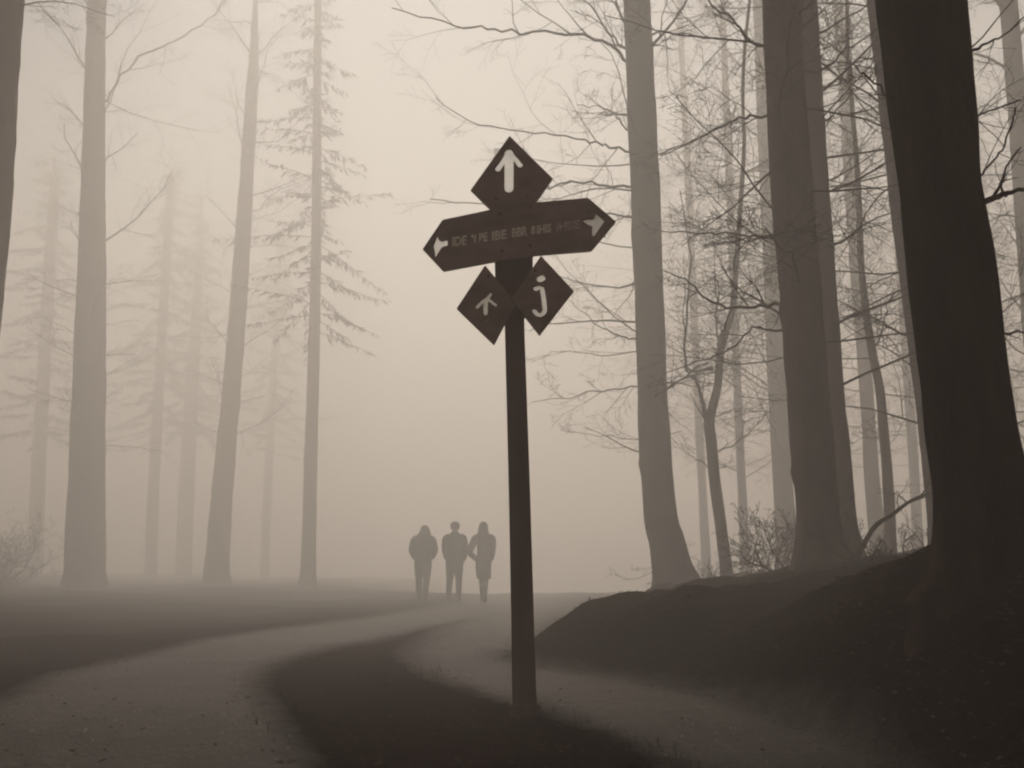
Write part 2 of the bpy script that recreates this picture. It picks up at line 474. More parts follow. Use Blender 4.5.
def bare_tree(name, label, group, Y, spec, seed, ht=17.0, limbs=(), nl=16, zlo=2.2, zhi=9.5, limb_len=(1.8, 3.6), kids=(7, 6, 4),
              flare=0.5, flare_h=0.3, knots=(), mat='bark_smooth', cat='tree', limb_r=0.022, upper=True, up=0.03, side_bias=None, lmul=1.0, ground_snap=True):
    cen = traced(Y, spec)
    ht = min(24.4, max(ht, cen[-1][0].z + 2.0)); cen = clip_spec(cen, ht)
    b = cen[0][0]
    gz = height(b.x, b.y)
    if ground_snap and b.z > gz - 0.02:                       # stand on the soil
        cen.insert(0, (Vector((b.x, b.y, gz - 0.05)), cen[0][1] * 1.05)) if b.z - gz > 0.12 else None
    sp, rs, lob = trunk_geo(cen, seed, ht, flare, flare_h, knots=knots)
    base = Vector((sp[0].x, sp[0].y, min(gz, cen[0][0].z)))
    root = thing(name, base, label, cat, group)
    a = Acc(); a.tube(sp, rs, 56 if Y < 6 else 40 if Y < 14 else 20, lobes=lob)
    a.build('trunk', M[mat], root, origin=base)
    rng = random.Random(seed)
    c = Acc()
    for lm in limbs:                                            # limbs seen in the photograph
        pts_px, r0, dy = lm[0], lm[1], lm[2]
        n = len(pts_px)
        P = [at(px, py, Y + dy * (i / max(1, n - 1))) for i, (px, py) in enumerate(pts_px)]
        _, tr = point_on(sp, rs, P[0].z)
        start, _ = point_on(sp, rs, P[0].z)
        P = [start.lerp(P[0], 0.2)] + P
        pp = spline(P, 4)
        L = sum((pp[i + 1] - pp[i]).length for i in range(len(pp) - 1))
        rad = [max(0.004, r0 * (1 - 0.72 * i / (len(pp) - 1))) for i in range(len(pp))]
        rad[0] = r0 * 1.6
        for i in range(2, len(pp) - 1):
            pp[i] = pp[i] + Vector((rng.gauss(0, .012), rng.gauss(0, .02), rng.gauss(0, .014))) * (Y / 12)
        c.tube(pp, rad, 7)
        twigs_on(c, pp, rad, L, 0, rng, kids, up, 0.16, 0.0006 + 0.0001 * Y, 0.55, (28, 60), t0=0.2)
    for k in range(nl):
        z = zlo + (zhi - zlo) * (k + rng.random()) / nl
        p, tr = point_on(sp, rs, z)
        az = k * 2.399 + rng.uniform(-.5, .5)
        if side_bias is not None and rng.random() < 0.6: az = side_bias + rng.gauss(0, 0.7)
        el = rng.uniform(-5, 32)
        d = Vector((math.cos(az) * math.cos(R(el)), math.sin(az) * math.cos(R(el)), math.sin(R(el))))
        L = rng.uniform(*limb_len) * lmul
        branch(c, p, d, L, limb_r * rng.uniform(0.6, 1.25), 0, rng, kids, up)
    if upper:                                                   # the crown above
        for k in range(12):
            z = zhi + (ht - 0.8 - zhi) * (k + rng.random()) / 12
            p, tr = point_on(sp, rs, z)
            az = k * 2.399
            el = rng.uniform(20, 60)
            d = Vector((math.cos(az) * math.cos(R(el)), math.sin(az) * math.cos(R(el)), math.sin(R(el))))
            branch(c, p, d, rng.uniform(1.8, 3.6) * lmul, 0.035, 0, rng, (7, 5, 3), 0.04)
    c.build('crown', M['twig'], root, origin=base)
    return root

RT = 'bare trees on the bank right of the path'
bare_tree('beech_tree', 'slim grey trunk at the bank end, first tree right of the signpost, twigs reaching left', RT, 13.0,
    [(675, 588, 40), (671, 565, 37), (666, 540, 35), (661, 519, 34), (655, 451, 31), (652, 380, 29.5), (645.5, 192, 28.5), (641, 100, 28), (637, 0, 26)], 3,
    limbs=[([(626, 62), (612, 45), (590, 38), (556, 33), (512, 31), (480, 29), (445, 24), (392, 8)], 0.034, -0.6),
           ([(626, 50), (609, 33), (585, 0), (570, -25)], 0.026, 0.3),
           ([(629, 132), (620, 120), (612, 112), (598, 106), (577, 105)], 0.02, -0.7),
           ([(629, 152), (610, 147), (592, 142), (555, 136), (512, 131), (470, 121), (436, 98)], 0.024, 0.8),
           ([(629, 187), (605, 186), (577, 181), (555, 185), (530, 195), (480, 204), (430, 199)], 0.026, -0.4),
           ([(632, 215), (610, 224), (590, 236)], 0.014, 0.5),
           ([(636, 340), (622, 337), (607, 330), (588, 317), (570, 300)], 0.02, 0.3),
           ([(637, 386), (602, 391), (570, 396), (532, 402)], 0.016, -0.4),
           ([(638, 352), (600, 356), (560, 352), (530, 362)], 0.013, 0.8),
           ([(636, 440), (600, 436), (560, 430)], 0.010, 0.9),
           ([(668, 545), (650, 574), (622, 579)], 0.008, -0.4),
           ([(652, 34), (680, 33), (712, 40), (735, 33), (762, 25)], 0.022, 0.6),
           ([(655, 155), (692, 142), (725, 124), (764, 118)], 0.020, 0.4)],
    nl=14, zlo=2.0, zhi=8.5, limb_len=(1.6, 3.0), kids=(6, 5, 4), flare=0.5, flare_h=0.16, knots=((1.85, math.pi, 0.14), (5.6, math.pi, 0.12)), side_bias=math.pi * 0.9)

bare_tree('beech_tree', 'thick dark trunk second right of the signpost, knotted left edge, twin trunk close behind', RT, 7.7,
    [(823, 578, 52), (820, 559, 45), (817.5, 509, 41), (811, 434, 41), (807, 384, 39.5), (799.5, 280, 40), (792, 192, 39.5), (785, 70, 37), (781.5, 0, 36)], 5,
    limbs=[([(764, 47), (748, 38), (732, 20), (709, 0), (695, -18)], 0.019, 0.3),
           ([(769, 117), (745, 117), (722, 125), (692, 142), (660, 156)], 0.017, 0.6),
           ([(777, 235), (755, 236), (732, 234), (700, 233), (662, 231)], 0.017, 0.4),
           ([(776, 237), (740, 240), (703, 246)], 0.010, -0.3),
           ([(780, 303), (755, 307), (727, 306), (707, 298), (690, 283), (662, 270)], 0.021, 0.5),
           ([(783, 330), (765, 330), (752, 328), (735, 345), (712, 357), (685, 366), (664, 374)], 0.014, 0.2),
           ([(822, 70), (838, 56), (852, 47), (882, 25)], 0.014, 0.6)],
    nl=12, zlo=2.4, zhi=6.5, limb_len=(1.2, 2.4), flare=0.75, flare_h=0.16, knots=((0.93, math.pi, 0.17), (2.45, math.pi, 0.2), (3.25, math.pi, .1)), limb_r=0.014)

bare_tree('beech_tree', 'paler thin trunk half hidden behind the thick second trunk, showing along its right side', RT, 9.4,
    [(849, 566, 34), (846, 545, 29), (842, 509, 26), (836, 434, 25), (831, 384, 24), (817, 192, 24), (810, 90, 24), (804, 0, 24)], 7,
    limbs=[([(828, 120), (850, 95), (872, 75), (890, 40)], 0.014, 0.5)],
    nl=16, zlo=2.6, zhi=7.5, limb_len=(1.4, 2.8), flare=0.25, flare_h=0.2, limb_r=0.016, side_bias=0.2)

bare_tree('oak_tree', 'nearest and thickest nearly black trunk at the right edge, on a dark mound', RT, 3.35,
    [(990, 604, 112), (988, 585, 96), (986, 555, 89), (983, 514, 86), (979, 484, 83), (970, 434, 80), (964, 384, 77), (952, 280, 78), (941.5, 192, 75), (929, 80, 78), (919.5, 0, 78), (908, -90, 76)], 9,
    limbs=[([(984, 201), (1000, 196), (1012, 192), (1040, 185), (1080, 170)], 0.017, 0.1),
           ([(968, 53), (985, 44), (1004, 35), (1024, 17)], 0.009, 0.4),
           ([(978, 176), (994, 160), (1004, 145), (1013, 120), (1016, 108)], 0.006, 0.2),
           ([(894, 99), (880, 86), (862, 72)], 0.006, -0.1),
           ([(996, 333), (1010, 333), (1040, 331)], 0.008, 0.2),
           ([(973, 118), (990, 110), (1020, 100)], 0.007, 0.5)],
    nl=0, zlo=4.6, zhi=6.5, flare=0.55, flare_h=0.22, knots=((1.0, 0, 0.05), (3.15, 0, 0.10), (2.45, 0, 0.07)), mat='bark', kids=(4, 3), up=0.02)

bare_tree('beech_tree', 'pale brown trunk showing along the left edge of the nearest black trunk', RT, 9.8,
    [(950, 552, 40), (947, 530, 34), (938, 450, 31), (930, 384, 30), (918, 300, 29), (905, 200, 28), (892, 90, 27), (881, 0, 26)], 13,
    limbs=[([(893, 185), (872, 205), (850, 240), (835, 265)], 0.015, -0.2), ([(905, 270), (880, 280), (850, 300)], 0.012, 0.4),
           ([(888, 120), (850, 90), (820, 60)], 0.014, 0.7)],
    nl=18, zlo=1.8, zhi=8.0, limb_len=(1.3, 2.8), flare=0.3, flare_h=0.2, limb_r=0.013, side_bias=math.pi)

FT = 'slim young trees on the right bank'
cen = None
bare_tree('young_tree', 'slim forked young tree between the first and second trunks right of the signpost', FT, 13.5,
    [(728, 586, 14), (725, 560, 12), (720, 520, 11.5), (714.5, 479, 11), (711, 440, 11), (709, 424, 11), (713, 405, 8.5), (718, 384, 8), (721, 350, 7.5), (728, 325, 7), (733, 305, 6), (738, 240, 5), (744, 150, 4)], 17, ht=11,
    limbs=[([(708, 426), (703, 405), (698, 386), (690, 374), (686, 368)], 0.045, -0.3), ([(687, 368), (687, 320), (690, 260), (680, 190)], 0.028, -0.3),
           ([(712, 455), (740, 440), (766, 415), (775, 404)], 0.016, 0.5), ([(712, 470), (690, 455), (672, 438)], 0.012, 0.2),
           ([(719, 345), (716, 320), (716, 290), (712, 230)], 0.022, 0.4), ([(730, 315), (750, 298), (764, 290)], 0.016, 0.4)],
    nl=12, zlo=3.0, zhi=8, limb_len=(.8, 1.8), flare=0.15, flare_h=0.12, limb_r=0.014, kids=(6, 5, 3), upper=False)
bare_tree('young_tree', 'thin straight young tree in the gap between the second trunk and the nearest black trunk', FT, 12.5,
    [(891, 556, 12), (890, 520, 10.5), (887, 470, 10), (884, 434, 9.5), (880, 390, 8.5), (872, 350, 8), (866, 310, 7), (861, 260, 6), (858, 180, 5), (850, 80, 4)], 19, ht=11,
    limbs=[([(873, 350), (880, 335), (886, 312), (893, 290)], 0.02, 0.2), ([(867, 318), (855, 300), (845, 285)], 0.014, 0.2), ([(865, 300), (874, 290), (885, 282)], 0.012, 0.2),
           ([(884, 434), (866, 438), (850, 444)], 0.010, 0.2)],
    nl=14, zlo=3.2, zhi=8, limb_len=(.7, 1.7), flare=0.15, flare_h=0.12, limb_r=0.012, kids=(6, 5, 3), upper=False)

BT = 'faint trunks in the mist behind the right bank'
bare_tree('beech_tree', 'faint broad trunk in the mist just left of the thick second trunk', BT, 20.0,
    [(787, 545, 22), (782, 470, 19), (777, 384, 18), (771, 250, 16), (764, 100, 15), (760, 0, 14)], 23, nl=26, zlo=3.0, zhi=11, limb_len=(2.0, 4.0), kids=(8, 7, 5), flare=0.3, limb_r=0.024, side_bias=math.pi * 1.1)
bare_tree('beech_tree', 'faint thin trunk in the mist right of the forked young tree', BT, 24.0,
    [(745, 556, 10), (742, 490, 8.5), (738, 400, 8), (733, 280, 7.5), (727, 120, 7), (722, 0, 6)], 29, nl=26, zlo=3.0, zhi=12, limb_len=(2.0, 4.2), kids=(8, 7, 5), flare=0.3, limb_r=0.022)
bare_tree('beech_tree', 'faint trunk in the mist left of the thin straight young tree', BT, 21.0,
    [(879, 545, 17), (872, 480, 14), (866, 384, 13), (855, 250, 12), (845, 100, 11), (838, 0, 10)], 31, nl=26, zlo=2.6, zhi=11, limb_len=(1.8, 3.8), kids=(8, 7, 5), flare=0.3, limb_r=0.02)
bare_tree('beech_tree', 'misty trunk at the top right corner beyond the nearest black trunk', BT, 15.5,
    [(1052, 540, 26), (1044, 450, 22), (1034, 330, 20), (1024, 200, 18), (1015, 80, 17), (1008, 0, 16)], 37, nl=26, zlo=2.4, zhi=9.5, limb_len=(1.6, 3.4), kids=(8, 7, 5), flare=0.3, limb_r=0.018, side_bias=math.pi)
bare_tree('beech_tree', 'dim slender trunk in the mist behind the pale brown trunk', BT, 27.0,
    [(918, 540, 10), (912, 440, 9), (902, 300, 8), (890, 120, 7), (882, 0, 7)], 41, nl=26, zlo=3.5, zhi=13, limb_len=(2.0, 4.0), kids=(8, 7, 5), flare=0.3, limb_r=0.02)
bare_tree('beech_tree', 'very faint trunk in the mist just right of the slim grey trunk', BT, 28.0,
    [(706, 560, 10), (702, 480, 8), (697, 384, 8), (690, 220, 7), (682, 60, 6), (679, 0, 6)], 43, nl=26, zlo=4, zhi=14, limb_len=(2.2, 4.4), kids=(8, 7, 5), flare=0.3, limb_r=0.022)

# ---- left: tall trees in the mist
LT = 'tall trees in the mist left of the path'
bare_tree('tall_tree', 'leaning trunk cut by the left edge of the picture, nearest on that side', LT, 12.5,
    [(-70, 640, 56), (-58, 560, 48), (-42, 450, 46), (-26, 330, 44), (-14, 230, 42), (-6, 110, 40), (2, 0, 38)], 47, nl=3, zlo=9.6, zhi=11, limb_len=(1.5, 2.5), flare=0.4, limb_r=0.016)
bare_tree('tall_tree', 'broad tall trunk, leftmost whole trunk left of the path', LT, 25.0,
    [(84, 600, 42), (85, 560, 37), (87, 470, 34), (89, 384, 31), (92, 250, 25), (94, 120, 20), (97, 0, 17)], 53,
    limbs=[([(97, 118), (108, 98), (118, 82), (140, 58), (168, 44), (200, 25), (226, 0), (240, -20)], 0.045, -1.0)],
    nl=16, zlo=4, zhi=10, limb_len=(1.5, 3.2), flare=0.3, flare_h=0.4, limb_r=0.02, kids=(6, 5, 3))
bare_tree('tall_tree', 'slender tall trunk in the middle of the three misty trunks left of the path', LT, 30.0,
    [(216, 584, 25), (218, 550, 22), (223, 484, 20.5), (232, 384, 18), (240, 280, 16), (246, 190, 14), (252, 90, 12), (257, 0, 11)], 59,
    limbs=[([(248, 215), (262, 205), (280, 190), (300, 183)], 0.03, 0.5), ([(253, 70), (275, 75), (300, 100)], 0.03, 0.5)],
    nl=20, zlo=5, zhi=14, limb_len=(1.8, 3.6), flare=0.3, flare_h=0.4, limb_r=0.024, kids=(6, 5, 3))

def conifer(name, label, group, Y, spec, seed, ht, zlo, nb=70, reach=2.6, sides=None, leaf=1.0):
    cen = clip_spec(traced(Y, spec), ht); b = cen[0][0]
    gz = height(b.x, b.y)
    if b.z - gz > 0.1: cen.insert(0, (Vector((b.x, b.y, gz - 0.05)), cen[0][1] * 1.05))
    sp, rs, lob = trunk_geo(cen, seed, ht, 0.35, 0.35)
    base = Vector((sp[0].x, sp[0].y, min(gz, cen[0][0].z)))
    root = thing(name, base, label, 'tree', group)
    a = Acc(); a.tube(sp, rs, 16, lobes=lob); a.build('trunk', M['bark'], root, origin=base)
    rng = random.Random(seed); c = Acc(); nd = Acc()
    for k in range(nb):
        f = (k + rng.random()) / nb
        z = zlo + (ht - 0.4 - zlo) * f
        p, tr = point_on(sp, rs, z)
        az = k * 2.399 + rng.uniform(-.4, .4)
        if rng.random() < 0.22: continue
        L = reach * (1.05 - 0.8 * f) * rng.uniform(0.35, 1.2)
        dd = Vector((math.cos(az), math.sin(az), rng.uniform(-0.2, 0.4))); q = p.copy(); pts = [q.copy()]
        for i in range(6):
            dd = (dd + Vector((rng.gauss(0, .08), rng.gauss(0, .08), -0.17 + 0.05 * i))).normalized()
            q = q + dd * L / 6; pts.append(q.copy())
        rad = [0.022 * (1 - 0.8 * i / 6) for i in range(7)]
        c.tube(pts, rad, 4, cap=False)
        ns = int(26 * L / 2 * leaf) + 6
        for s_ in range(ns):
            t = 0.15 + 0.85 * rng.random(); i = min(5, int(t * 6))
            pp = pts[i].lerp(pts[i + 1], t * 6 - i); dv = (pts[i + 1] - pts[i]).normalized()
            pe = dv.cross(Vector((0, 0, 1))).normalized() * rng.choice((-1, 1))
            sl = rng.uniform(0.18, 0.5) * (1.2 - 0.6 * t)
            sd = (dv * rng.uniform(0.3, 0.9) + pe * rng.uniform(0.3, 1) + Vector((0, 0, rng.uniform(-0.75, 0.05)))).normalized()
            e = pp + sd * sl
            wv = sd.cross(Vector((rng.gauss(0, .4), rng.gauss(0, .4), 1))).normalized() * sl * 0.11
            m_ = pp.lerp(e, 0.5)
            nd.quad(pp, m_ + wv, e, m_ - wv)
            for j in range(3):
                b0 = pp.lerp(e, rng.uniform(.15, .8))
                e2 = b0 + (sd + Vector((rng.gauss(0, .6), rng.gauss(0, .6), rng.gauss(-.2, .4)))).normalized() * sl * 0.5
                w2 = (e2 - b0).cross(Vector((0.3, 0.1, 1))).normalized() * 0.018
                nd.tri(b0 - w2, b0 + w2, e2)
    o = c.build('crown', M['twig'], root, origin=base)
    n_ = nd.build('needles', M['needles'], o, smooth=False)
    for v in n_.data.vertices: v.co = v.co - base
    return root

conifer('spruce_tree', 'thin straight conifer with drooping boughs, nearest the walkers among the left trunks', 'misty conifers left of the path', 29.5,
    [(308, 579, 16), (309, 540, 14), (311, 450, 13), (313, 384, 12), (316, 250, 10), (317, 120, 8.5), (318, 0, 7)], 61, 24.4, 9.0, 105, 3.5, leaf=0.8)
CF = 'misty conifers left of the path'
for (px, Y, w, ht, zlo, sd, nb_, lab) in [
    (150, 46, 12, 24, 8.0, 67, 100, 'faint conifer trunk just right of the broad leftmost trunk'),
    (183, 50, 16, 24, 9.0, 71, 100, 'dim conifer in the mist left of the slender middle trunk'),
    (264, 54, 9, 24, 8.0, 73, 100, 'very faint conifer in the mist just right of the slender middle trunk'),
    (34, 45, 15, 24, 7.0, 83, 110, 'faint conifer in the mist seen left of the broad trunk')]:
    lean = 0.05
    b_ = 575
    conifer('spruce_tree', lab, CF, Y, [(px, 592 if Y < 26 else 584, w), (px + 4, 480, w * 0.9), (px + 9, 384, w * 0.8), (px + 20, 192, w * 0.62), (px + 30, 0, w * 0.5)], sd, ht, zlo, nb_, 4.6, leaf=2.3)

# ---- unseen firs added round the viewpoint to shade the near mist and ground
EG = 'unseen firs added to shade the near end of the path'
def add_shade_fir(x, y, seed, ht, zlo, reach):
    z = height(x, y); rng = random.Random(seed)
    base = Vector((x, y, z))
    root = thing('shade_fir', base, 'tall dense fir added unseen beside the viewpoint, its crown shading the near path', 'tree', EG)
    P = [base + Vector((math.sin(i * 1.3 + seed) * 0.05, math.cos(i + seed) * 0.05, ht * i / 8 - (0.4 if i == 0 else 0))) for i in range(9)]
    a = Acc(); a.tube(P, [0.26 * (1.25 if i == 0 else 1 - i / 9) for i in range(9)], 14)
    a.build('trunk', M['bark'], root, origin=base)
    c = Acc(); nd = Acc()
    nb = 110
    for k in range(nb):
        f = (k + rng.random()) / nb
        zz = zlo + (ht - 0.3 - zlo) * f ** 1.3
        az = k * 2.399 + rng.uniform(-.4, .4)
        L = reach * (1.0 - 0.8 * f ** 1.2) * rng.uniform(0.75, 1.1)
        q = Vector((x, y, z + zz)); dd = Vector((math.cos(az), math.sin(az), 0.25)); pts = [q.copy()]
        for i in range(6):
            dd = (dd + Vector((rng.gauss(0, .06), rng.gauss(0, .06), -0.06))).normalized(); q = q + dd * L / 6; pts.append(q.copy())
        c.tube(pts, [0.03 * (1 - 0.8 * i / 6) for i in range(7)], 4, cap=False)
        for s_ in range(int(22 * L)):
            t = 0.08 + 0.92 * rng.random(); i = min(5, int(t * 6))
            pp = pts[i].lerp(pts[i + 1], t * 6 - i); dv = (pts[i + 1] - pts[i]).normalized()
            pe = dv.cross(Vector((0, 0, 1))).normalized() * rng.choice((-1, 1))
            sl = rng.uniform(0.35, 0.9) * (1.2 - 0.5 * t)
            sd = (dv * rng.uniform(0.3, 0.9) + pe * rng.uniform(0.3, 1) + Vector((0, 0, rng.uniform(-0.3, 0.05)))).normalized()
            e = pp + sd * sl; wv = sd.cross(Vector((rng.gauss(0, .3), rng.gauss(0, .3), 1))).normalized() * sl * 0.2
            m_ = pp.lerp(e, 0.5); nd.quad(pp, m_ + wv, e, m_ - wv)
    o = c.build('crown', M['twig'], root, origin=base)
    nd.build('needles', M['needles'], o, smooth=False, origin=base)
    return root
def copy_shade_fir(src, x, y, rz, sc):
    r_ = src.copy(); COL.objects.link(r_); r_.location = (x, y, height(x, y)); r_.rotation_euler = (0, 0, rz); r_.scale = (sc, sc, sc)
    for ch in src.children:
        c_ = ch.copy(); COL.objects.link(c_); c_.parent = r_
        for g_ in ch.children:
            d_ = g_.copy(); COL.objects.link(d_); d_.parent = c_
    return r_
SHADE_FIRS = [(4.1, 5.2, 1.0, 1.0), (-4.5, 3.4, 2.0, 1.03), (5.2, 1.5, 3.0, .98), (-4.6, 0.8, 4.0, 1.0), (2.4, -2.0, 5.0, .97), (-1.6, -3.6, 0.5, 1.03), (-9.8, 5.5, 5.9, 1.02), (8.0, 7.2, 5.3, 1.05), (2.6, 2.0, 0.3, 1.0), (-2.6, 2.4, 2.3, 1.02)]
LOW_SHADE_FIRS = [(6.0, -4.0, 1.7, 1.0), (-6.5, -4.5, 2.7, 1.0), (-10.0, 0.0, 3.9, 1.0), (9.5, 0.5, 0.9, 1.0), (13.0, 5.0, 2.8, 1.0), (-14.5, 5.0, 1.1, 1.0), (-15.5, 10.5, 0.6, 1.05), (-18.0, 16.5, 2.0, 1.05), (-22.0, 23.0, 3.3, 1.05), (-20.0, 10.0, 4.4, 1.0), (15.5, 11.0, 5.2, 1.0), (19.0, 17.0, 1.4, 1.0)]
fir0 = add_shade_fir(SHADE_FIRS[0][0], SHADE_FIRS[0][1], 101, 19.0, 8.6, 6.2)
for x_, y_, rz_, sc_ in SHADE_FIRS[1:]: copy_shade_fir(fir0, x_, y_, rz_, sc_)
fir1 = add_shade_fir(LOW_SHADE_FIRS[0][0], LOW_SHADE_FIRS[0][1], 103, 18.5, 1.6, 4.6)
for x_, y_, rz_, sc_ in LOW_SHADE_FIRS[1:]: copy_shade_fir(fir1, x_, y_, rz_, sc_)

for x_, y_, zl_, rc_, sd_ in [(-8.4, 9.0, 11.6, 4.6, 111), (-10.4, 12.8, 14.6, 4.6, 112), (-13.2, 17.0, 17.6, 4.4, 113), (-13.6, 11.5, 13.4, 4.8, 114), (-17.5, 15.5, 16.2, 4.6, 115)]:  # high crowns added out of view to darken the mist on the left
    f_ = add_shade_fir(x_, y_, sd_, 24.3, zl_, rc_); f_['label'] = 'tall fir added unseen beyond the left edge, its high crown dimming the mist there'; f_['group'] = 'unseen firs added beyond the left edge to dim the mist'

# ---- shrubs, fallen branch
def shrub(name, label, cat, group, x, y, seed, n=14, L=0.7, r=0.008, spread=0.8, kids=(5, 4, 3), up=0.08, lean=(0, 0)):
    z = height(x, y); base = Vector((x, y, z))
    rng = random.Random(seed); c = Acc()
    for k in range(n):
        az = rng.random() * 6.283
        p = Vector((x + rng.gauss(0, .12), y + rng.gauss(0, .12), 0)); p.z = height(p.x, p.y) - 0.03
        d = Vector((math.cos(az) * spread + lean[0], math.sin(az) * spread + lean[1], rng.uniform(0.5, 1.2)))
        branch(c, p, d, L * rng.uniform(0.6, 1.2), r * rng.uniform(.6, 1.2), 1, rng, (0,) + kids, up, 0.25, 0.002, 0.2)
    o = c.build(name, M['twig'], None, origin=base)
    o.location = base
    return tag(o, label, cat, group)
SG = 'bare shrubs under the trees'
p = at(778, 572, 8.6)
shrub('shrub', 'leafless twiggy shrub at the left foot of the thick second trunk', 'shrub', SG, p.x, p.y, 3, 18, 0.75, kids=(6, 4, 3), lean=(-0.35, 0))
p = at(918, 560, 8.6)
shrub('shrub', 'small leafless shrub beneath the fallen branch by the black trunk', 'shrub', SG, p.x, p.y, 5, 10, 0.42, kids=(5, 4))
p = at(860, 566, 7.6)
shrub('shrub', 'tiny leafless shrub at the right foot of the thick second trunk', 'shrub', SG, p.x, p.y, 6, 8, 0.35, kids=(5, 4))
p = at(706, 582, 11.5)
shrub('shrub', 'low wiry scrub on the bank between the slim grey trunk and forked young tree', 'shrub', SG, p.x, p.y, 15, 12, 0.34, 0.006, kids=(5, 3))
p = at(882, 574, 6.6)
shrub('shrub', 'low wiry scrub on the bank just left of the nearest black trunk', 'shrub', SG, p.x, p.y, 16, 12, 0.22, 0.005, kids=(5, 3))
shrub('shrub', 'dim leafless shrub beneath the broad leftmost trunk', 'shrub', SG, -12.2, 20.5, 8, 22, 2.0, 0.012, kids=(6, 5, 3), lean=(0.3, 0))

base = at(859, 540, 7.9)
def fallen():
    P = [at(856, 545, 7.9), at(872, 530, 7.95), at(892, 515, 8.0), at(912, 500, 8.1), at(935, 492, 8.2), at(960, 486, 8.3)]
    b0 = P[0].copy(); b0.z = height(b0.x, b0.y)
    P[0] = Vector((P[0].x - 0.1, P[0].y, height(P[0].x - 0.1, P[0].y) - 0.02))
    pp = spline(P, 4); c = Acc(); rng = random.Random(4)
    rad = [0.026 * (1 - 0.7 * i / (len(pp) - 1)) for i in range(len(pp))]
    c.tube(pp, rad, 7)
    twigs_on(c, pp, rad, 1.2, 1, rng, (0, 9, 5, 3), 0.03, 0.2, 0.002, 0.4, (25, 55), t0=0.35)
    o = c.build('fallen_branch', M['twig'], None, origin=b0); o.location = b0
    tag(o, 'broken branch leaning up from the bank between the second trunk and the black trunk', 'branch')
fallen()

# ------------------------------------------------------------------ signpost
SY = on_flat(524, 713)[1]
PB = at(524, 712, SY)
gz = height(PB.x, SY)
root = thing('signpost', (PB.x, SY, gz), 'tall dark wooden signpost with arrow boards standing on soil where the path forks', 'signpost')
ORG = Vector((PB.x, SY, gz))

def box_loft(rings, name, mat, parent, origin, bev=0.008):
    """rings: (centre Vector, half width x, half depth y)"""
    bm = bmesh.new(); prev = None
    for c, hx, hy in rings:
        cur = [bm.verts.new(c - origin + Vector((sx * hx, sy * hy, 0))) for sx, sy in ((-1, -1), (1, -1), (1, 1), (-1, 1))]
        if prev:
            for k in range(4): bm.faces.new((prev[k], prev[(k + 1) % 4], cur[(k + 1) % 4], cur[k]))
        else: bm.faces.new(list(reversed(cur)))
        prev = cur
    bm.faces.new(prev)
    ed = [e for e in bm.edges if abs((e.verts[0].co - e.verts[1].co).normalized().z) > 0.7] + [e for e in bm.edges if all(v in prev for v in e.verts)]
    bmesh.ops.bevel(bm, geom=list(set(ed)), offset=bev, segments=2, affect='EDGES')
    bmesh.ops.recalc_face_normals(bm, faces=bm.faces)
    me = bpy.data.meshes.new(name); bm.to_mesh(me); bm.free()
    me.materials.append(mat)
    o = bpy.data.objects.new(name, me); COL.objects.link(o); o.parent = parent
    return o
def post_ring(px, py, w):
    c = at(px, py, SY); return (c, width_at(px, py, SY, w) / 2, 0.042)
lo = at(525, 712, SY); 
rings = [(Vector((lo.x + 0.002, SY, gz - 0.3)), 0.060, 0.05), (Vector((lo.x, SY, gz + 0.02)), 0.058, 0.05)]
rings += [post_ring(524, 690, 24), post_ring(522.5, 620, 22.5), post_ring(519, 480, 21), post_ring(515, 345, 19.5), post_ring(513.5, 290, 19.5), post_ring(511.5, 215, 19), post_ring(511.5, 199, 18.5)]
box_loft(rings, 'post', M['post'], root, ORG, 0.010)
# base collar
cr = [(Vector((lo.x, SY, gz - 0.2)), 0.078, 0.07), (Vector((lo.x, SY, gz + 0.035)), 0.072, 0.066), (Vector((lo.x, SY, gz + 0.06)), 0.063, 0.058)]
box_loft(cr, 'base_collar', M['post'], root, ORG, 0.012)

def plate(name, px_poly, Y, thick, mat, parent, bev=0.003):
    """a flat board whose front face stands Y metres off"""
    pts = [at(px, py, Y) - ORG for px, py in px_poly]
    bm = bmesh.new()
    fr = [bm.verts.new(p) for p in pts]; bk = [bm.verts.new(p + Vector((0, thick, 0))) for p in pts]
    bm.faces.new(fr); bm.faces.new(list(reversed(bk)))
    n = len(pts)
    for i in range(n): bm.faces.new((fr[i], bk[i], bk[(i + 1) % n], fr[(i + 1) % n]))
    bmesh.ops.recalc_face_normals(bm, faces=bm.faces)
    bmesh.ops.bevel(bm, geom=list(bm.edges), offset=bev, segments=2, affect='EDGES')
    me = bpy.data.meshes.new(name); bm.to_mesh(me); bm.free(); me.materials.append(mat)
    o = bpy.data.objects.new(name, me); COL.objects.link(o); o.parent = parent
    return o
YF = SY - 0.042          # front of the post
head = plate('mounting_plate', [(494.5, 252), (533, 246), (532.5, 292), (526, 318), (503, 318), (495.5, 294)], YF - 0.016, 0.014, M['post'], root)
top = plate('top_board', [(509.5, 135.5), (553, 178.5), (514, 233), (470.5, 190)], YF - 0.018, 0.016, M['board'], root)
top['label'] = 'diamond board with a white up arrow'
left = plate('left_board', [(485, 265), (516, 303), (494, 345), (456.5, 308.5)], YF - 0.0335, 0.016, M['board'], root)
left['label'] = 'small diamond board with a faded up arrow'
right = plate('right_board', [(541, 255.5), (574, 291), (539.5, 335.5), (511, 299)], YF - 0.051, 0.016, M['board'], root)
right['label'] = 'small diamond board with a white letter j'
main = plate('arrow_board', [(442.5, 219.5), (490, 209.5), (537, 202), (588, 197.5), (616.2, 221.5), (591.5, 251), (535, 255.5), (490, 262.5), (443.5, 271.3), (422.5, 249)], YF - 0.0355, 0.016, M['board'], root)
main['label'] = 'long pointed board with arrows at both ends'
YM = YF - 0.0355
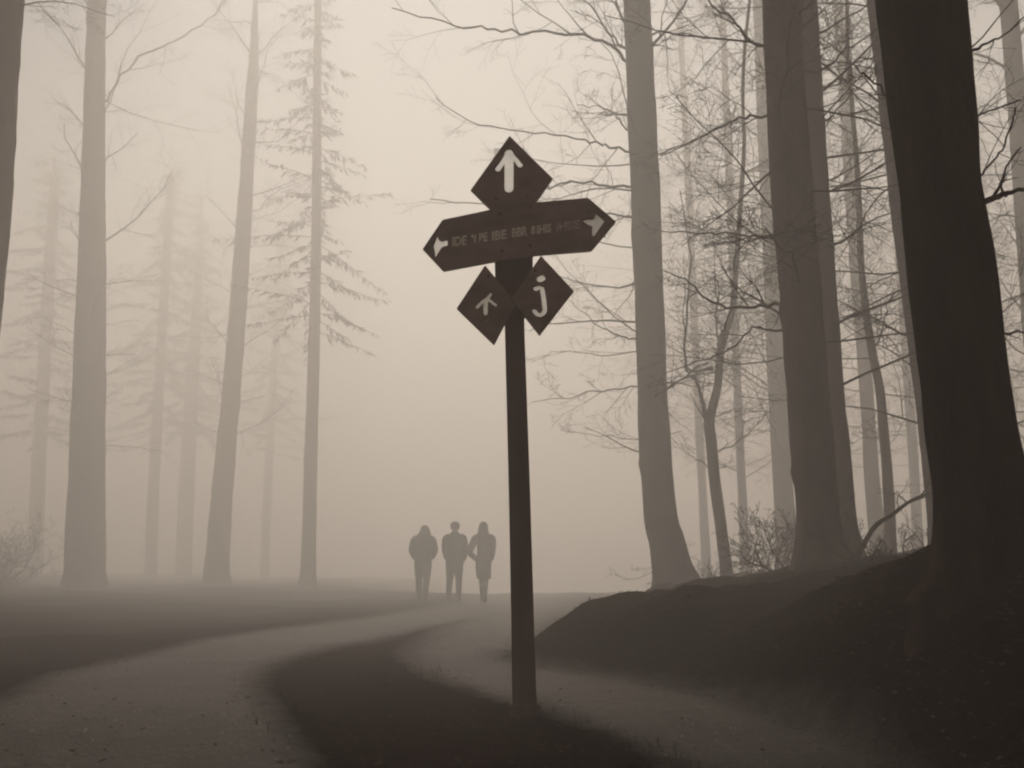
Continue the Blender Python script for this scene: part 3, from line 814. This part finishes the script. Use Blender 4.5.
# board end grain battens behind
for (x0, y0, x1, y1) in ((500, 222, 500, 246), (527, 218, 527, 242)):
    pass
def bolt(px, py, Y, parent):
    c = at(px, py, Y) - ORG; a = Acc()
    a.tube([c + Vector((0, 0.004, 0)), c - Vector((0, 0.005, 0)), c - Vector((0, 0.008, 0))], [0.008, 0.008, 0.0045], 8)
    a.build('bolt', M['bolt'], parent)
for px, py in ((500, 214), (530, 208), (502, 251), (530, 246)): bolt(px, py, YM, main)
bolt(496, 199, YF - 0.018, top); bolt(527, 196, YF - 0.018, top); bolt(488, 276, YF - 0.0335, left); bolt(535, 271, YF - 0.051, right)

def strokes(name, paths, Y, mat, parent, lift=0.004):
    """painted strokes with round ends: (list of px points, width px)"""
    bm = bmesh.new()
    k0 = 0
    for pts, w in paths:
        off = 0.0006 * k0; k0 += 1
        P = [at(px, py, Y - lift - off) - ORG for px, py in pts]
        hw = width_at(pts[0][0], pts[0][1], Y, w) / 2
        left_, right_ = [], []
        n = len(P)
        for i in range(n):
            t = (P[min(i + 1, n - 1)] - P[max(i - 1, 0)]).normalized()
            nr = Vector((-t.z, 0, t.x))
            left_.append(P[i] + nr * hw); right_.append(P[i] - nr * hw)
        t1 = (P[-1] - P[-2]).normalized(); n1 = Vector((-t1.z, 0, t1.x))
        t0 = (P[0] - P[1]).normalized(); n0 = Vector((-t0.z, 0, t0.x))
        cap1 = [P[-1] + (n1 * math.cos(a) + t1 * math.sin(a)) * hw for a in [math.pi * k / 6 for k in range(1, 6)]]
        cap0 = [P[0] + (n0 * math.cos(a) + t0 * math.sin(a)) * hw for a in [math.pi * k / 6 for k in range(1, 6)]]
        ring = left_ + cap1 + list(reversed(right_)) + cap0
        f = bm.faces.new([bm.verts.new(p) for p in ring])
    bmesh.ops.triangulate(bm, faces=bm.faces)
    ex = bmesh.ops.extrude_face_region(bm, geom=list(bm.faces))
    for v in [g for g in ex['geom'] if isinstance(g, bmesh.types.BMVert)]: v.co.y += lift + 0.001
    bmesh.ops.recalc_face_normals(bm, faces=bm.faces)
    me = bpy.data.meshes.new(name); bm.to_mesh(me); bm.free(); me.materials.append(mat)
    o = bpy.data.objects.new(name, me); COL.objects.link(o); o.parent = parent
    return o
def backlit_film_mat(name, col, clear=0.0):  # backlit film added in place of white paint, brightened from behind
    m, nt, b = new_mat(name)
    nt.nodes.remove(b)
    out = nt.nodes['Material Output']
    tr = node(nt, 'ShaderNodeBsdfTranslucent'); df = node(nt, 'ShaderNodeBsdfDiffuse'); mx = node(nt, 'ShaderNodeMixShader')
    tc = node(nt, 'ShaderNodeTexCoord'); n1 = node(nt, 'ShaderNodeTexNoise', Scale=24.0, Detail=6, Roughness=0.7)
    nt.links.new(tc.outputs['Object'], n1.inputs['Vector'])
    r = ramp(nt, [(0.3, tuple(c * 0.8 for c in col)), (0.7, col)])
    nt.links.new(n1.outputs['Fac'], r.inputs[0])
    for n in (tr, df): nt.links.new(r.outputs[0], n.inputs['Color'])
    mx.inputs[0].default_value = 0.2
    nt.links.new(tr.outputs[0], mx.inputs[1]); nt.links.new(df.outputs[0], mx.inputs[2])
    tp = node(nt, 'ShaderNodeBsdfTransparent'); m2 = node(nt, 'ShaderNodeMixShader'); m2.inputs[0].default_value = clear
    nt.links.new(mx.outputs[0], m2.inputs[1]); nt.links.new(tp.outputs[0], m2.inputs[2])
    nt.links.new(m2.outputs[0], out.inputs['Surface'])
    return m
def outline(pts, w):
    """outline of a round-ended stroke, in picture units on the board"""
    P = [Vector((x, y)) for x, y in pts]; n = len(P); hw = w / 2; L_, R_ = [], []
    for i in range(n):
        t = (P[min(i + 1, n - 1)] - P[max(i - 1, 0)]).normalized(); nr = Vector((t.y, -t.x))
        L_.append(P[i] + nr * hw); R_.append(P[i] - nr * hw)
    t1 = (P[-1] - P[-2]).normalized(); n1 = Vector((t1.y, -t1.x)); t0 = (P[0] - P[1]).normalized(); n0 = Vector((t0.y, -t0.x))
    ang = [math.pi * k / 8 for k in range(1, 8)]
    c1 = [P[-1] + (n1 * math.cos(q) + t1 * math.sin(q)) * hw for q in ang]
    c0 = [P[0] + (n0 * math.cos(q) + t0 * math.sin(q)) * hw for q in ang]
    return L_ + c1 + list(reversed(R_)) + c0
def cut_mark(board, polys, Y, thick, name, mat):
    """cut the mark through its board and add film inside in place of paint, lit by the mist behind"""
    tmp = []
    for poly in polys:
        P = [at(x, y, Y) - ORG for x, y in poly]
        bm = bmesh.new(); A_ = [bm.verts.new(p - Vector((0, 0.01, 0))) for p in P]; B_ = [bm.verts.new(p + Vector((0, thick + 0.01, 0))) for p in P]
        n = len(P); bm.faces.new(A_); bm.faces.new(list(reversed(B_)))
        for i in range(n): bm.faces.new((A_[i], B_[i], B_[(i + 1) % n], A_[(i + 1) % n]))
        bmesh.ops.recalc_face_normals(bm, faces=bm.faces)
        me = bpy.data.meshes.new('cutter'); bm.to_mesh(me); bm.free()
        c = bpy.data.objects.new('cutter', me); COL.objects.link(c); c.location = ORG; tmp.append(c)
        md = board.modifiers.new('cut', 'BOOLEAN'); md.operation = 'DIFFERENCE'; md.solver = 'EXACT'; md.object = c
    bpy.context.view_layer.update()
    dg = bpy.context.evaluated_depsgraph_get()
    me = bpy.data.meshes.new_from_object(board.evaluated_get(dg)); me.name = board.name
    board.modifiers.clear(); board.data = me
    while len(me.materials) > 1: me.materials.pop()
    for c in tmp: bpy.data.objects.remove(c)
    xs = [p[0] for q in polys for p in q]; ys = [p[1] for q in polys for p in q]; e = 1.0
    Q = [at(x, y, Y) + Vector((0, thick * 0.55, 0)) - ORG for x, y in ((min(xs) - e, max(ys) + e), (max(xs) + e, max(ys) + e), (max(xs) + e, min(ys) - e), (min(xs) - e, min(ys) - e))]
    return link_mesh(name, Q, [(0, 1, 2, 3)], mat, board, smooth=False)
YT = YF - 0.018; YL = YF - 0.0335; YR = YF - 0.051  # films added below: tint and clearness set each mark's brightness from behind
cut_mark(top, [outline(*q) for q in (([(509, 188), (509, 170), (509, 153)], 9), ([(498, 168.5), (504, 160), (509.2, 151.5)], 5.6), ([(520, 164.5), (514.5, 158), (509.2, 151.5)], 5.6))], YT, 0.016, 'arrow', backlit_film_mat('backlit_film_top', (0.95, 0.93, 0.88), 0.48))
cut_mark(left, [outline(*q) for q in (([(485.6, 313), (485.5, 305), (486, 300)], 4.6), ([(477, 306.5), (482, 301.5), (487, 298.5), (490.5, 294)], 3.8), ([(495.5, 304.5), (491, 301), (487, 298)], 3.6))], YL, 0.016, 'arrow', backlit_film_mat('backlit_film_small', (0.6, 0.56, 0.50), 0.12))
M['worn_paint'] = noisy_mat('worn_paint', (0.14, 0.10, 0.09), (0.34, 0.28, 0.25), 40)
strokes('dot', [([(484.8, 320.3), (487.2, 320.0)], 4.0)], YL, M['worn_paint'], left)
cut_mark(right, [outline([(535.8, 288.5), (539, 287.2), (542.0, 287.6), (543.5, 296), (544.6, 305), (545.0, 310), (543.3, 313.2), (540.3, 314.8), (537.0, 313.6), (534.7, 310.8)], 4.8), outline([(540.0, 278.8), (542.2, 277.8)], 6.8)], YR, 0.016, 'letter', backlit_film_mat('backlit_film_letter', (0.84, 0.79, 0.72), 0.34))
cut_mark(main, [[(433.2, 245.8), (437.5, 235.5), (438.6, 239.6), (441.8, 240.8), (447.2, 239.3), (447.7, 245.6), (442.2, 246.8), (438.5, 252), (435.2, 257.6), (434.6, 250)]], YM, 0.016, 'arrow', backlit_film_mat('backlit_film_left', (0.86, 0.82, 0.75), 0.42))
cut_mark(main, [[(582.5, 220.5), (586, 218.8), (593, 218.4), (594.3, 217.2), (596.3, 212.6), (604.8, 220.8), (597.5, 231.5), (593.8, 236.2), (592, 235.5), (592.3, 226.3), (586.5, 224.2)]], YM, 0.016, 'arrow', backlit_film_mat('backlit_film_right', (0.55, 0.51, 0.46), 0.14))
def lettering(words, mat, parent):
    """words: (text, x0, y base, x1, height px)"""
    V = []; Fc = []
    for text, x0, yb, x1, yb1, hpx in words:
        cu = bpy.data.curves.new('lettering', 'FONT'); cu.body = text; cu.size = 1.0; cu.extrude = 0.0; cu.resolution_u = 3
        cu.offset = 0.034
        tmp = bpy.data.objects.new('tmp', cu); COL.objects.link(tmp)
        dg = bpy.context.evaluated_depsgraph_get(); dg.update()
        me = bpy.data.meshes.new_from_object(tmp.evaluated_get(dg))
        bpy.data.objects.remove(tmp)
        xs = [v.co.x for v in me.vertices]; ys = [v.co.y for v in me.vertices]
        mn, mxx, hy = min(xs), max(xs), max(ys)
        n0 = len(V)
        for v in me.vertices:
            u = (v.co.x - mn) / (mxx - mn); w = v.co.y / hy
            px = x0 + (x1 - x0) * u; py = yb + (yb1 - yb) * u - hpx * w
            V.append(at(px, py, YM - 0.0028) - ORG)
        for p in me.polygons: Fc.append([n0 + i for i in p.vertices])
        bpy.data.meshes.remove(me)
    return link_mesh('lettering', V, Fc, mat, parent, smooth=False)
lettering([('IDE', 452.3, 246.0, 466.5, 244.2, 9.0), ("'I", 471.5, 243.2, 476.0, 242.6, 8.5), ('PE', 479.0, 241.8, 487.5, 240.6, 8.5)], M['faded_paint'], main)
lettering([('IBE', 492.0, 240.2, 506.5, 238.2, 8.8), ('BBR', 512.0, 237.0, 527.5, 235.0, 9.0)], M['faded_paint'], main)
lettering([('8', 531.0, 234.2, 535.2, 233.6, 8.0), ('IHIS', 537.0, 233.6, 551.0, 231.8, 8.4)], M['faded_paint'], main)
M['ghost_paint'] = noisy_mat('ghost_paint', (0.22, 0.17, 0.15), (0.72, 0.66, 0.58), 42.0, 0.85, 0.1, spec=0.2)
lettering([('IHISE', 556.5, 231.2, 580.0, 228.2, 8.8)], M['ghost_paint'], main)

# ------------------------------------------------------------------ walkers
def skin_body(name, J, E, mat, parent):
    """J: joint -> (pos, rx, ry); E: edges of joint names; the pelvis is the root"""
    names = list(J); idx = {n: i for i, n in enumerate(names)}
    me = bpy.data.meshes.new(name)
    me.from_pydata([J[n][0] for n in names], [(idx[a], idx[b]) for a, b in E], [])
    o = bpy.data.objects.new(name, me); COL.objects.link(o)
    sk = o.modifiers.new('skin', 'SKIN'); sk.use_smooth_shade = True
    ss = o.modifiers.new('sub', 'SUBSURF'); ss.levels = 1; ss.render_levels = 1
    for n in names:
        sv = me.skin_vertices[0].data[idx[n]]
        sv.radius = (J[n][1], J[n][2]); sv.use_root = (n == 'pelvis')
    bpy.context.view_layer.update()
    dg = bpy.context.evaluated_depsgraph_get()
    m2 = bpy.data.meshes.new_from_object(o.evaluated_get(dg)); m2.name = name
    bpy.data.objects.remove(o)
    m2.materials.clear(); m2.materials.append(mat)
    o2 = bpy.data.objects.new(name, m2); COL.objects.link(o2); o2.parent = parent
    return o2

def loft(acc, rings, sides=24, seed=0, wr=0.0, cap0=False, cap1=True):
    """rings: (cx, cy, z, rx, ry)"""
    b = len(acc.v)
    for i, (cx, cy, z, rx, ry) in enumerate(rings):
        for k in range(sides):
            th = 2 * math.pi * k / sides
            w = 1 + wr * noise.noise(Vector((math.cos(th) * 2 + seed, math.sin(th) * 2, z * 5)))
            acc.v.append(Vector((cx + rx * math.cos(th) * w, cy + ry * math.sin(th) * w, z)))
    for i in range(len(rings) - 1):
        for k in range(sides):
            k2 = (k + 1) % sides
            acc.f.append((b + i * sides + k, b + i * sides + k2, b + (i + 1) * sides + k2, b + (i + 1) * sides + k))
    if cap1: acc.f.append(tuple(b + (len(rings) - 1) * sides + k for k in range(sides)))
    if cap0: acc.f.append(tuple(b + k for k in reversed(range(sides))))

def walker(loc, rz, ht, label, pose):
    k = ht / 1.76
    root = thing('person', loc, label, 'person', None, rz)
    V = Vector
    hx, hy = pose.get('head', (0, 0.03)); hz = pose.get('head_drop', 0)
    J = {'pelvis': (V((0, 0, 0.96)), .13, .10), 'waist': (V((0, 0, 1.10)), .125, .095), 'chest': (V((0, 0.0, 1.30)), .15, .105),
         'collar': (V((0, 0.0, 1.43)), .10, .08), 'neck': (V((hx * .4, 0.01, 1.50)), .055, .055),
         'jaw': (V((hx * .8, hy, 1.575 - hz)), .066, .072), 'skull': (V((hx, hy, 1.66 - hz)), .076, .09), 'crown': (V((hx, hy - .01, 1.725 - hz)), .052, .062),
         'nose': (V((hx, hy + .105, 1.625 - hz)), .012, .014)}
    E = [('pelvis', 'waist'), ('waist', 'chest'), ('chest', 'collar'), ('collar', 'neck'), ('neck', 'jaw'), ('jaw', 'skull'), ('skull', 'crown'), ('skull', 'nose')]
    for s, nm in ((-1, 'l'), (1, 'r')):
        e, w = pose['elbow_' + nm], pose['wrist_' + nm]
        J['sh' + nm] = (V((s * .17, 0, 1.42)), .062, .06); J['el' + nm] = (V(e), .045, .045); J['wr' + nm] = (V(w), .03, .026)
        d = (V(w) - V(e)).normalized(); hd = V(w) + d * .07
        J['ha' + nm] = (hd, .036, .02)
        E += [('collar', 'sh' + nm), ('sh' + nm, 'el' + nm), ('el' + nm, 'wr' + nm), ('wr' + nm, 'ha' + nm)]
        side = V((0, 1, 0)) - d * d.y; side = side.normalized() if side.length > .1 else V((1, 0, 0))
        inn = d.cross(side).normalized() * (1 if s < 0 else -1)
        for i, (off, ln) in enumerate(((-.027, .07), (-.009, .082), (.009, .077), (.027, .058))):
            p1 = hd + side * off + d * .03; p2 = p1 + d * ln * .55 + inn * .008; p3 = p2 + d * ln * .45 + inn * .022
            for q, (pp, rr) in enumerate(((p1, .0095), (p2, .0085), (p3, .0075))):
                J['f%s%d%d' % (nm, i, q)] = (pp, rr, rr)
            E += [('ha' + nm, 'f%s%d0' % (nm, i)), ('f%s%d0' % (nm, i), 'f%s%d1' % (nm, i)), ('f%s%d1' % (nm, i), 'f%s%d2' % (nm, i))]
        t1 = V(w) + d * .03 + side * .035 + inn * .01; t2 = t1 + d * .045 + side * .012 + inn * .015
        J['t%s0' % nm] = (t1, .011, .011); J['t%s1' % nm] = (t2, .009, .009)
        E += [('wr' + nm, 't%s0' % nm), ('t%s0' % nm, 't%s1' % nm)]
        hp, kn, an = pose['hip'], pose['knee_' + nm], pose['ankle_' + nm]
        J['hp' + nm] = (V((s * hp, 0, .90)), .088, .09); J['kn' + nm] = (V(kn), .055, .058); J['ca' + nm] = (V(kn).lerp(V(an), .35) - V((0, .015, 0)), .05, .055)
        J['an' + nm] = (V(an), .036, .04)
        toe = V(an) + V((s * .015, .13, -an[2] + .035)) if an[2] < .12 else V(an) + V((s * .01, .10, -.10))
        J['to' + nm] = (toe, .036, .028)
        E += [('pelvis', 'hp' + nm), ('hp' + nm, 'kn' + nm), ('kn' + nm, 'ca' + nm), ('ca' + nm, 'an' + nm), ('an' + nm, 'to' + nm)]
    skin_body('body', J, E, M['skin'], root)
    # trousers or stockings
    t = Acc()
    for s, nm in ((-1, 'l'), (1, 'r')):
        kn, an = V(pose['knee_' + nm]), V(pose['ankle_' + nm])
        tw = pose.get('leg_w', 1.0)
        pts = spline([V((s * pose['hip'] * .9, 0, .98)), V((s * pose['hip'], 0, .86)), V((s * pose['hip'], 0, .72)).lerp(kn, .4), kn, kn.lerp(an, .5), an + V((0, 0, -.01))], 3)
        rr = [np.interp(i / (len(pts) - 1), [0, .25, .5, .62, .85, 1], [.115, .112, .085, .075, .066, .062]) * tw for i in range(len(pts))]
        t.tube(pts, rr, 14, lobes=lambda i, th: 1 + .05 * noise.noise(Vector((th, i * .9, s))))
    t.build('trousers', pose.get('leg_mat', M['trousers']), root)
    for s, nm in ((-1, 'l'), (1, 'r')):
        a = V(pose['ankle_' + nm]); sh = Acc()
        if a.z < .12: P = [a + V((0, -.075, -a.z + .05)), a + V((0, 0, -a.z + .055)), a + V((s * .01, .09, -a.z + .042)), a + V((s * .018, .18, -a.z + .034))]
        else: P = [a + V((0, -.06, -.05)), a + V((0, 0, -.06)), a + V((s * .01, .07, -.12)), a + V((s * .015, .13, -.17))]
        sh.tube(spline(P, 3), [np.interp(i / 9, [0, .3, .7, 1], [.04, .05, .046, .026]) for i in range(10)], 12)
        sh.tube([a + V((0, 0, .10)), a + V((0, -.005, 0)), a + V((0, -.01, -.05))], [.056, .052, .05], 12)
        sh.build('shoe', M['shoe'], root)
    # coat with sleeves
    c = Acc()
    loft(c, [(a_, b_, z_, rx * .93, ry * .95) for a_, b_, z_, rx, ry in pose['coat']], 26, pose['seed'], .07)
    for s, nm in ((-1, 'l'), (1, 'r')):
        e, w = V(pose['elbow_' + nm]), V(pose['wrist_' + nm])
        pts = spline([V((s * .10, 0, 1.43)), V((s * .19, 0, 1.385)), V((s * .19, 0, 1.385)).lerp(e, .55) + V((s * .012, 0, 0)), e, e.lerp(w, .6), w], 3)
        sw = pose.get('sleeve', 1.0) * .97
        rr = [np.interp(i / (len(pts) - 1), [0, .2, .5, .7, 1], [.07, .088, .078, .07, .055]) * sw for i in range(len(pts))]
        c.tube(pts, rr, 14, lobes=lambda i, th: 1 + .07 * noise.noise(Vector((th, i * 1.1, s * 3 + pose['seed']))))
    if 'hood' in pose: loft(c, pose['hood'], 20, 2, .05)
    c.build('coat', pose['coat_mat'], root)
    h = Acc(); loft(h, [(hx + a, hy + b, z - hz, rx, ry) for a, b, z, rx, ry in pose['hair']], 22, 5, .05, cap0=True)
    h.build('hair', M['hair'], root)
    for s in (-1, 1):
        e = Acc(); c0 = V((hx + s * .03, hy + .082, 1.65 - hz))
        loft(e, [(c0.x, c0.y, c0.z + .012 * math.sin(a), .012 * math.cos(a) + 1e-4, .012 * math.cos(a) + 1e-4) for a in (-1.4, -.7, 0, .7, 1.4)], 10, cap0=True)
        e.build('eye', M['eye'], root)
        e = Acc(); loft(e, [(hx + s * .088, hy, z - hz, rx, ry) for z, rx, ry in ((1.595, .006, .008), (1.61, .012, .016), (1.64, .014, .022), (1.66, .012, .018), (1.668, .004, .006))], 10, cap0=True)
        e.build('ear', M['skin'], root)
    root.scale = (k, k, k)
    return root

HAIR_SHORT = [(0, -.01, 1.575, .062, .06), (0, -.015, 1.61, .086, .088), (0, -.012, 1.66, .094, .104), (0, -.008, 1.71, .088, .10), (0, -.005, 1.75, .062, .072), (0, 0, 1.768, .02, .024)]
HAIR_LONG = [(0, -.075, 1.34, .06, .03), (0, -.085, 1.40, .135, .05), (0, -.065, 1.48, .135, .075), (0, -.035, 1.56, .118, .09), (0, -.012, 1.64, .108, .112), (0, -.005, 1.70, .094, .104), (0, 0, 1.75, .066, .076), (0, 0, 1.772, .02, .024)]
P1 = dict(seed=1, head=(.02, .10), head_drop=.03, hip=.085, elbow_l=(-.255, .02, 1.13), wrist_l=(-.19, .17, .98), elbow_r=(.26, .03, 1.15), wrist_r=(.21, .16, 1.0),
    knee_l=(-.09, .06, .50), ankle_l=(-.075, .02, .085), knee_r=(.09, .03, .50), ankle_r=(.065, -.14, .115), sleeve=1.22, coat_mat=M['jacket'],
    coat=[(0, 0, .84, .185, .15), (0, 0, .86, .20, .165), (0, 0, .98, .215, .18), (0, 0, 1.14, .235, .185), (0, 0, 1.30, .25, .185), (0, 0, 1.40, .225, .165), (.01, .005, 1.46, .17, .13), (.02, .01, 1.52, .115, .11), (.03, .02, 1.55, .10, .10)],
    hood=[(0.01, -.06, 1.38, .13, .06), (.015, -.07, 1.46, .165, .09), (.025, -.04, 1.54, .15, .10), (.035, .0, 1.61, .115, .10), (.04, .03, 1.66, .08, .08)], hair=[(a, b, z, rx * 1.12, ry * 1.08) for a, b, z, rx, ry in HAIR_SHORT], leg_w=1.05)
P2 = dict(seed=2, head=(0, .02), hip=.085, elbow_l=(-.215, -.02, 1.13), wrist_l=(-.20, .13, .95), elbow_r=(.235, -.03, 1.15), wrist_r=(.21, .12, .95),
    knee_l=(-.10, .02, .50), ankle_l=(-.10, -.20, .14), knee_r=(.09, .13, .51), ankle_r=(.085, .20, .085), coat_mat=M['coat_navy'],
    coat=[(.01, 0, .66, .20, .165), (.01, 0, .68, .205, .17), (0, 0, .82, .195, .165), (0, 0, .98, .185, .155), (0, 0, 1.12, .182, .15), (0, 0, 1.30, .205, .155), (0, 0, 1.40, .20, .14), (0, .0, 1.46, .14, .11), (0, .005, 1.53, .085, .085)],
    hair=[(a, b, z, rx * 1.16, ry * 1.10) for a, b, z, rx, ry in HAIR_SHORT])
P3 = dict(seed=3, head=(-.01, .03), hip=.06, elbow_l=(-.30, -.07, 1.07), wrist_l=(-.17, .05, .93), elbow_r=(.20, -.02, 1.12), wrist_r=(.17, .13, .94),
    knee_l=(-.055, .10, .51), ankle_l=(-.03, .14, .085), knee_r=(.055, .0, .50), ankle_r=(.05, -.17, .13), coat_mat=M['coat_brown'], leg_w=.82,
    coat=[(.01, 0, .50, .165, .15), (.01, 0, .52, .17, .155), (0, 0, .70, .19, .165), (0, 0, .90, .185, .155), (0, 0, 1.05, .16, .135), (0, 0, 1.15, .158, .132), (0, 0, 1.30, .18, .14), (0, 0, 1.39, .17, .13), (0, .0, 1.45, .12, .10), (0, .005, 1.52, .08, .08)],
    hair=HAIR_LONG)
def put(px, py):
    x, y = on_flat(px, py); return (x, y, height(x, y))
x, y = (421 - 512) / F * 21.0, 20.6
for px, Y, rz, ht, lab, P in ((423, 20.4, .05, 1.76, 'leftmost walker, seen from behind in a bulky padded jacket with head bowed', P1),
                              (454.5, 20.0, -.03, 1.80, 'middle walker, upright, seen from behind in a knee length dark coat', P2),
                              (483.5, 19.6, -.06, 1.76, 'rightmost walker, long hair and long belted coat, left elbow held out', P3)):
    X = (px - W2) / F * Y / CP * 1.0
    X = at(px, 560, Y).x
    walker((X, Y, height(X, Y) + 0.004), rz, ht, lab, P)

# ------------------------------------------------------------------ haze, sky, sun
HZ0, HZ1 = -5.0, 25.0
def haze_box(x0, x1, y0, y1, z0, z1):
    v = [(x, y, z) for z in (z0, z1) for y in (y0, y1) for x in (x0, x1)]
    f = [(0, 2, 3, 1), (4, 5, 7, 6), (0, 1, 5, 4), (2, 6, 7, 3), (0, 4, 6, 2), (1, 3, 7, 5)]
    o = link_mesh('haze', v, f, None, smooth=False)
    m = bpy.data.materials.new('mist'); m.use_nodes = True; nt = m.node_tree
    nt.nodes.clear()
    out = nt.nodes.new('ShaderNodeOutputMaterial'); pv_ = nt.nodes.new('ShaderNodeVolumePrincipled')
    pv_.inputs['Color'].default_value = (0.968, 0.914, 0.880, 1)
    pv_.inputs['Density'].default_value = 0.056
    pv_.inputs['Anisotropy'].default_value = 0.22
    nt.links.new(pv_.outputs[0], out.inputs['Volume'])
    o.data.materials.append(m)
    tag(o, 'pale mist filling the wood and thickening with distance', 'mist', kind='stuff')
haze_box(-112, 112, -62, 112, HZ0, HZ1)

AZ, EL = R(-18.0), R(61.0)
w = bpy.data.worlds.new('World'); S.world = w; w.use_nodes = True
nt = w.node_tree; bg = nt.nodes['Background']
sky = nt.nodes.new('ShaderNodeTexSky'); sky.sky_type = 'NISHITA'; sky.sun_disc = False
sky.sun_elevation = EL; sky.sun_rotation = AZ
sky.dust_density = 0.8; sky.air_density = 1.0; sky.ozone_density = 0.6
hs = nt.nodes.new('ShaderNodeHueSaturation'); hs.inputs['Saturation'].default_value = 0.15
nt.links.new(sky.outputs[0], hs.inputs['Color']); 
tint = nt.nodes.new('ShaderNodeMixRGB'); tint.blend_type = 'MULTIPLY'; tint.inputs[0].default_value = 1.0
tint.inputs[2].default_value = (1.0, 0.975, 0.89, 1)
nt.links.new(hs.outputs[0], tint.inputs[1]); nt.links.new(tint.outputs[0], bg.inputs['Color'])
bg.inputs['Strength'].default_value = 0.05
sl = bpy.data.lights.new('sun', 'SUN'); sl.energy = 1.5; sl.angle = R(14); sl.color = (1.0, 0.99, 0.875)
so = bpy.data.objects.new('sun', sl); COL.objects.link(so)
D = Vector((math.sin(AZ) * math.cos(EL), math.cos(AZ) * math.cos(EL), math.sin(EL)))
so.rotation_euler = D.to_track_quat('Z', 'Y').to_euler()
so.location = D * 60

# ------------------------------------------------------------------ render settings
vs = S.view_settings
vs.view_transform = 'Standard'; vs.look = 'None'; vs.exposure = 2.12; vs.gamma = 1.0; vs.use_curve_mapping = False
S.render.engine = 'CYCLES'
cy = S.cycles
cy.use_denoising = True
cy.max_bounces = 14; cy.diffuse_bounces = 2; cy.glossy_bounces = 2; cy.volume_bounces = 12; cy.transmission_bounces = 2
cy.use_adaptive_sampling = False
cy.pixel_filter_type = 'BLACKMAN_HARRIS'; cy.filter_width = 2.2
